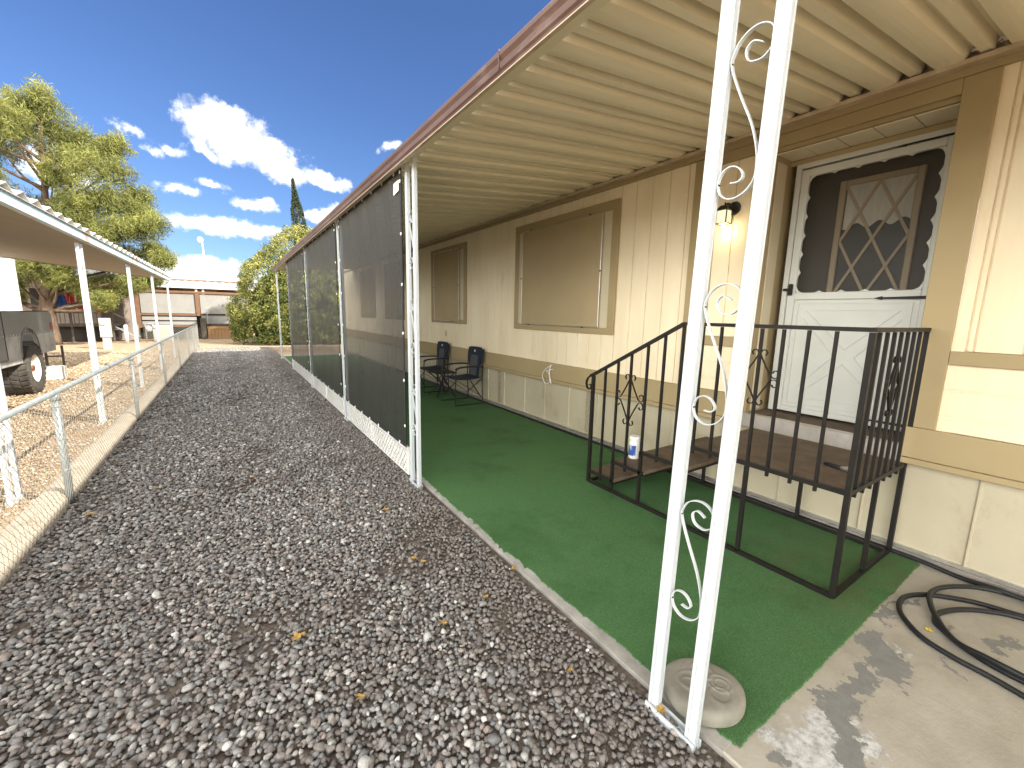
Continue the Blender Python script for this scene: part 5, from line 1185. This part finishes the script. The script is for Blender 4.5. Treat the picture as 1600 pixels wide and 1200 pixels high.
# condenser
ac = thing('air_conditioner', (-2.75, 25.6, 0), 'grey air conditioner condenser beside the gas meter', 'air conditioner')
MB().box(-3.0, -2.35, 25.3, 25.9, -.05, .68, .03).build('case', 'acgrey', ac)
b = MB()
for i in range(12): b.box(-2.97, -2.38, 25.285, 25.298, .04+i*.05, .062+i*.05)
b.build('grille', 'meterbox', ac)
# white bollards
for x in (-3.75, -3.45):
    tag(MB().tube([(x, 24.2, -.05), (x, 24.2, .70), (x, 24.2, .74)], [.07, .07, .04], 12).build('bollard', 'white', origin=(x, 24.2, 0)), 'short white bollard '+('left' if x < -3.6 else 'right')+' of the pair before the gas meter', 'bollard', 'white bollards')
# white shed / wall panel behind the pickup
sh = thing('white_shed', (-6.3, 19.6, 0), 'tall white shed standing behind the pickup at the left edge', 'shed')
MB().box(-8.5, -5.30, 19.0, 19.25, -.05, 2.84, .01).build('wall', 'whitev', sh)
MB().box(-8.6, -5.28, 18.96, 19.3, 2.845, 2.87, .01).build('roof', 'roofmetal', sh)
b = MB(); b.prism([(-8.4, .1), (-8.4, 2.3), (-5.68, 2.3), (-5.42, .1)], 1, 18.97, 18.999); b.build('door', 'meterbox', sh)  # slanted beige panel, its colour stands in for a diagonal shadow on the wall

# ------------------------------------------------------------------ porch deck screen and house beyond
dk = thing('deck_screen_fence', (-1.2, 27, 0), 'raised deck front with white lattice panels framed in orange brown wood', 'fence')
b = MB()
for (x0, x1, z0, z1) in ((-3.55, -1.43, 1.22, 2.20), (-1.22, .9, 1.22, 2.20)): b.box(x0, x1, 27.02, 27.05, z0, z1)
b.box(-3.55, -1.43, 27.0, 27.05, .88, 1.05); b.box(-3.55, -1.43, 27.0, 27.05, .66, .82); b.box(-1.22, .9, 27.0, 27.05, .72, 1.12)
b.build('panel', 'greypanel', dk)
b = MB(); b.box(-3.7, .9, 26.96, 27.06, 2.21, 2.33, .01); b.box(-1.42, -1.24, 26.95, 27.07, 1.1, 2.21, .01); b.box(-3.7, -1.43, 26.97, 27.06, 1.10, 1.20, .01); b.box(-3.7, -1.43, 26.97, 27.06, .54, .64, .01); b.box(-3.75, -3.58, 26.95, 27.07, .5, 2.21)
b.build('wood_trim', 'orangewood', dk)
MB().box(-1.24, .9, 26.98, 27.06, 1.13, 1.18).build('dark_rail', 'darkwood', dk)
MB().box(-1.24, .9, 26.98, 27.06, .62, .70).build('lower_rail', 'darkwood', dk)
b = MB(); b.box(-1.27, -1.05, 26.6, 26.94, -.05, 1.0); b.build('dark_post', 'darkwood', dk)
MB().box(-3.7, .95, 27.3, 27.4, -.05, 2.15).build('backing', 'darkgap', dk)
chainmesh(-3.55, -1.3, 0, .54, 26.9, 'x', .006, .11).build('wire_mesh', 'wire', dk)
MB().box(-.98, -.95, 26.6, 26.64, .7, 1.55).build('standpipe', 'acgrey', dk)
gt = thing('garden_gate', (-.5, 26.7, 0), 'small cedar board gate under the deck beside the shrub', 'gate')
b = MB()
for i in range(9): b.box(-1.0+i*.145, -1.0+i*.145+.138, 26.7, 26.73, .0, .50, .003)
b.build('board_panel', 'cedar', gt)
b = MB(); b.box(-1.02, .34, 26.66, 26.70, .46, .60, .004); b.box(-1.02, .34, 26.66, 26.70, -.04, .04, .004); b.tube(catmull([(.0, 26.655, .45), (.13, 26.655, .30), (.12, 26.655, .12), (.0, 26.655, .0)], 4), .018, 6); b.build('gate_frame', 'cedar', gt)
fh = thing('brown_house', (0, 34, 0), 'low brown house with a white ribbed metal roof beyond the deck', 'house')
MB().box(-9, 12, 33.8, 38, -.05, 2.72).build('wall', 'brownwall', fh)
b = MB()
for x in (-3.6, -.55, .9): b.box(x, x+1.3, 33.77, 33.8, 2.2, 2.6)
b.build('window', 'glass', fh)
for x in (-1.7, -1.35): MB().box(x, x+.12, 33.1, 33.2, -.05, 2.72).build('porch_post', 'whitev', fh)
b = MB(); vs = []; xs_ = np.arange(-9.5, 12.5, .1)
for (y, z) in ((33.0, 2.80), (35.2, 3.22)):
    for i, x in enumerate(xs_): vs.append((x, y, z+(.045 if i % 4 < 2 else 0)))
n = len(xs_); b.add(vs, [(i, i+1, n+i+1, n+i) for i in range(n-1)]); o = b.build('roof', 'roofmetal', fh); s = o.modifiers.new('t', 'SOLIDIFY'); s.thickness = .02
MB().box(-9.5, 12.4, 32.95, 33.02, 2.70, 2.80).build('fascia', 'whitev', fh)
MB().box(-9.5, 12.4, 35.2, 35.35, 3.0, 3.33).build('ridge_cap', 'brownwall', fh)
# street lamp
sp_ = thing('street_lamp', (-1.85, 60, 0), 'thin white street lamp on the skyline', 'lamp')
MB().tube([(-1.85, 60, -.05), (-1.9, 60, 6), (-2.0, 60, 8.8)], [.10, .08, .06], 8).build('pole', 'lampwhite', sp_)
MB().sphere((-2.15, 60, 9.0), .28, .22, .32, 12, 8).build('lamp_head', 'lampwhite', sp_)
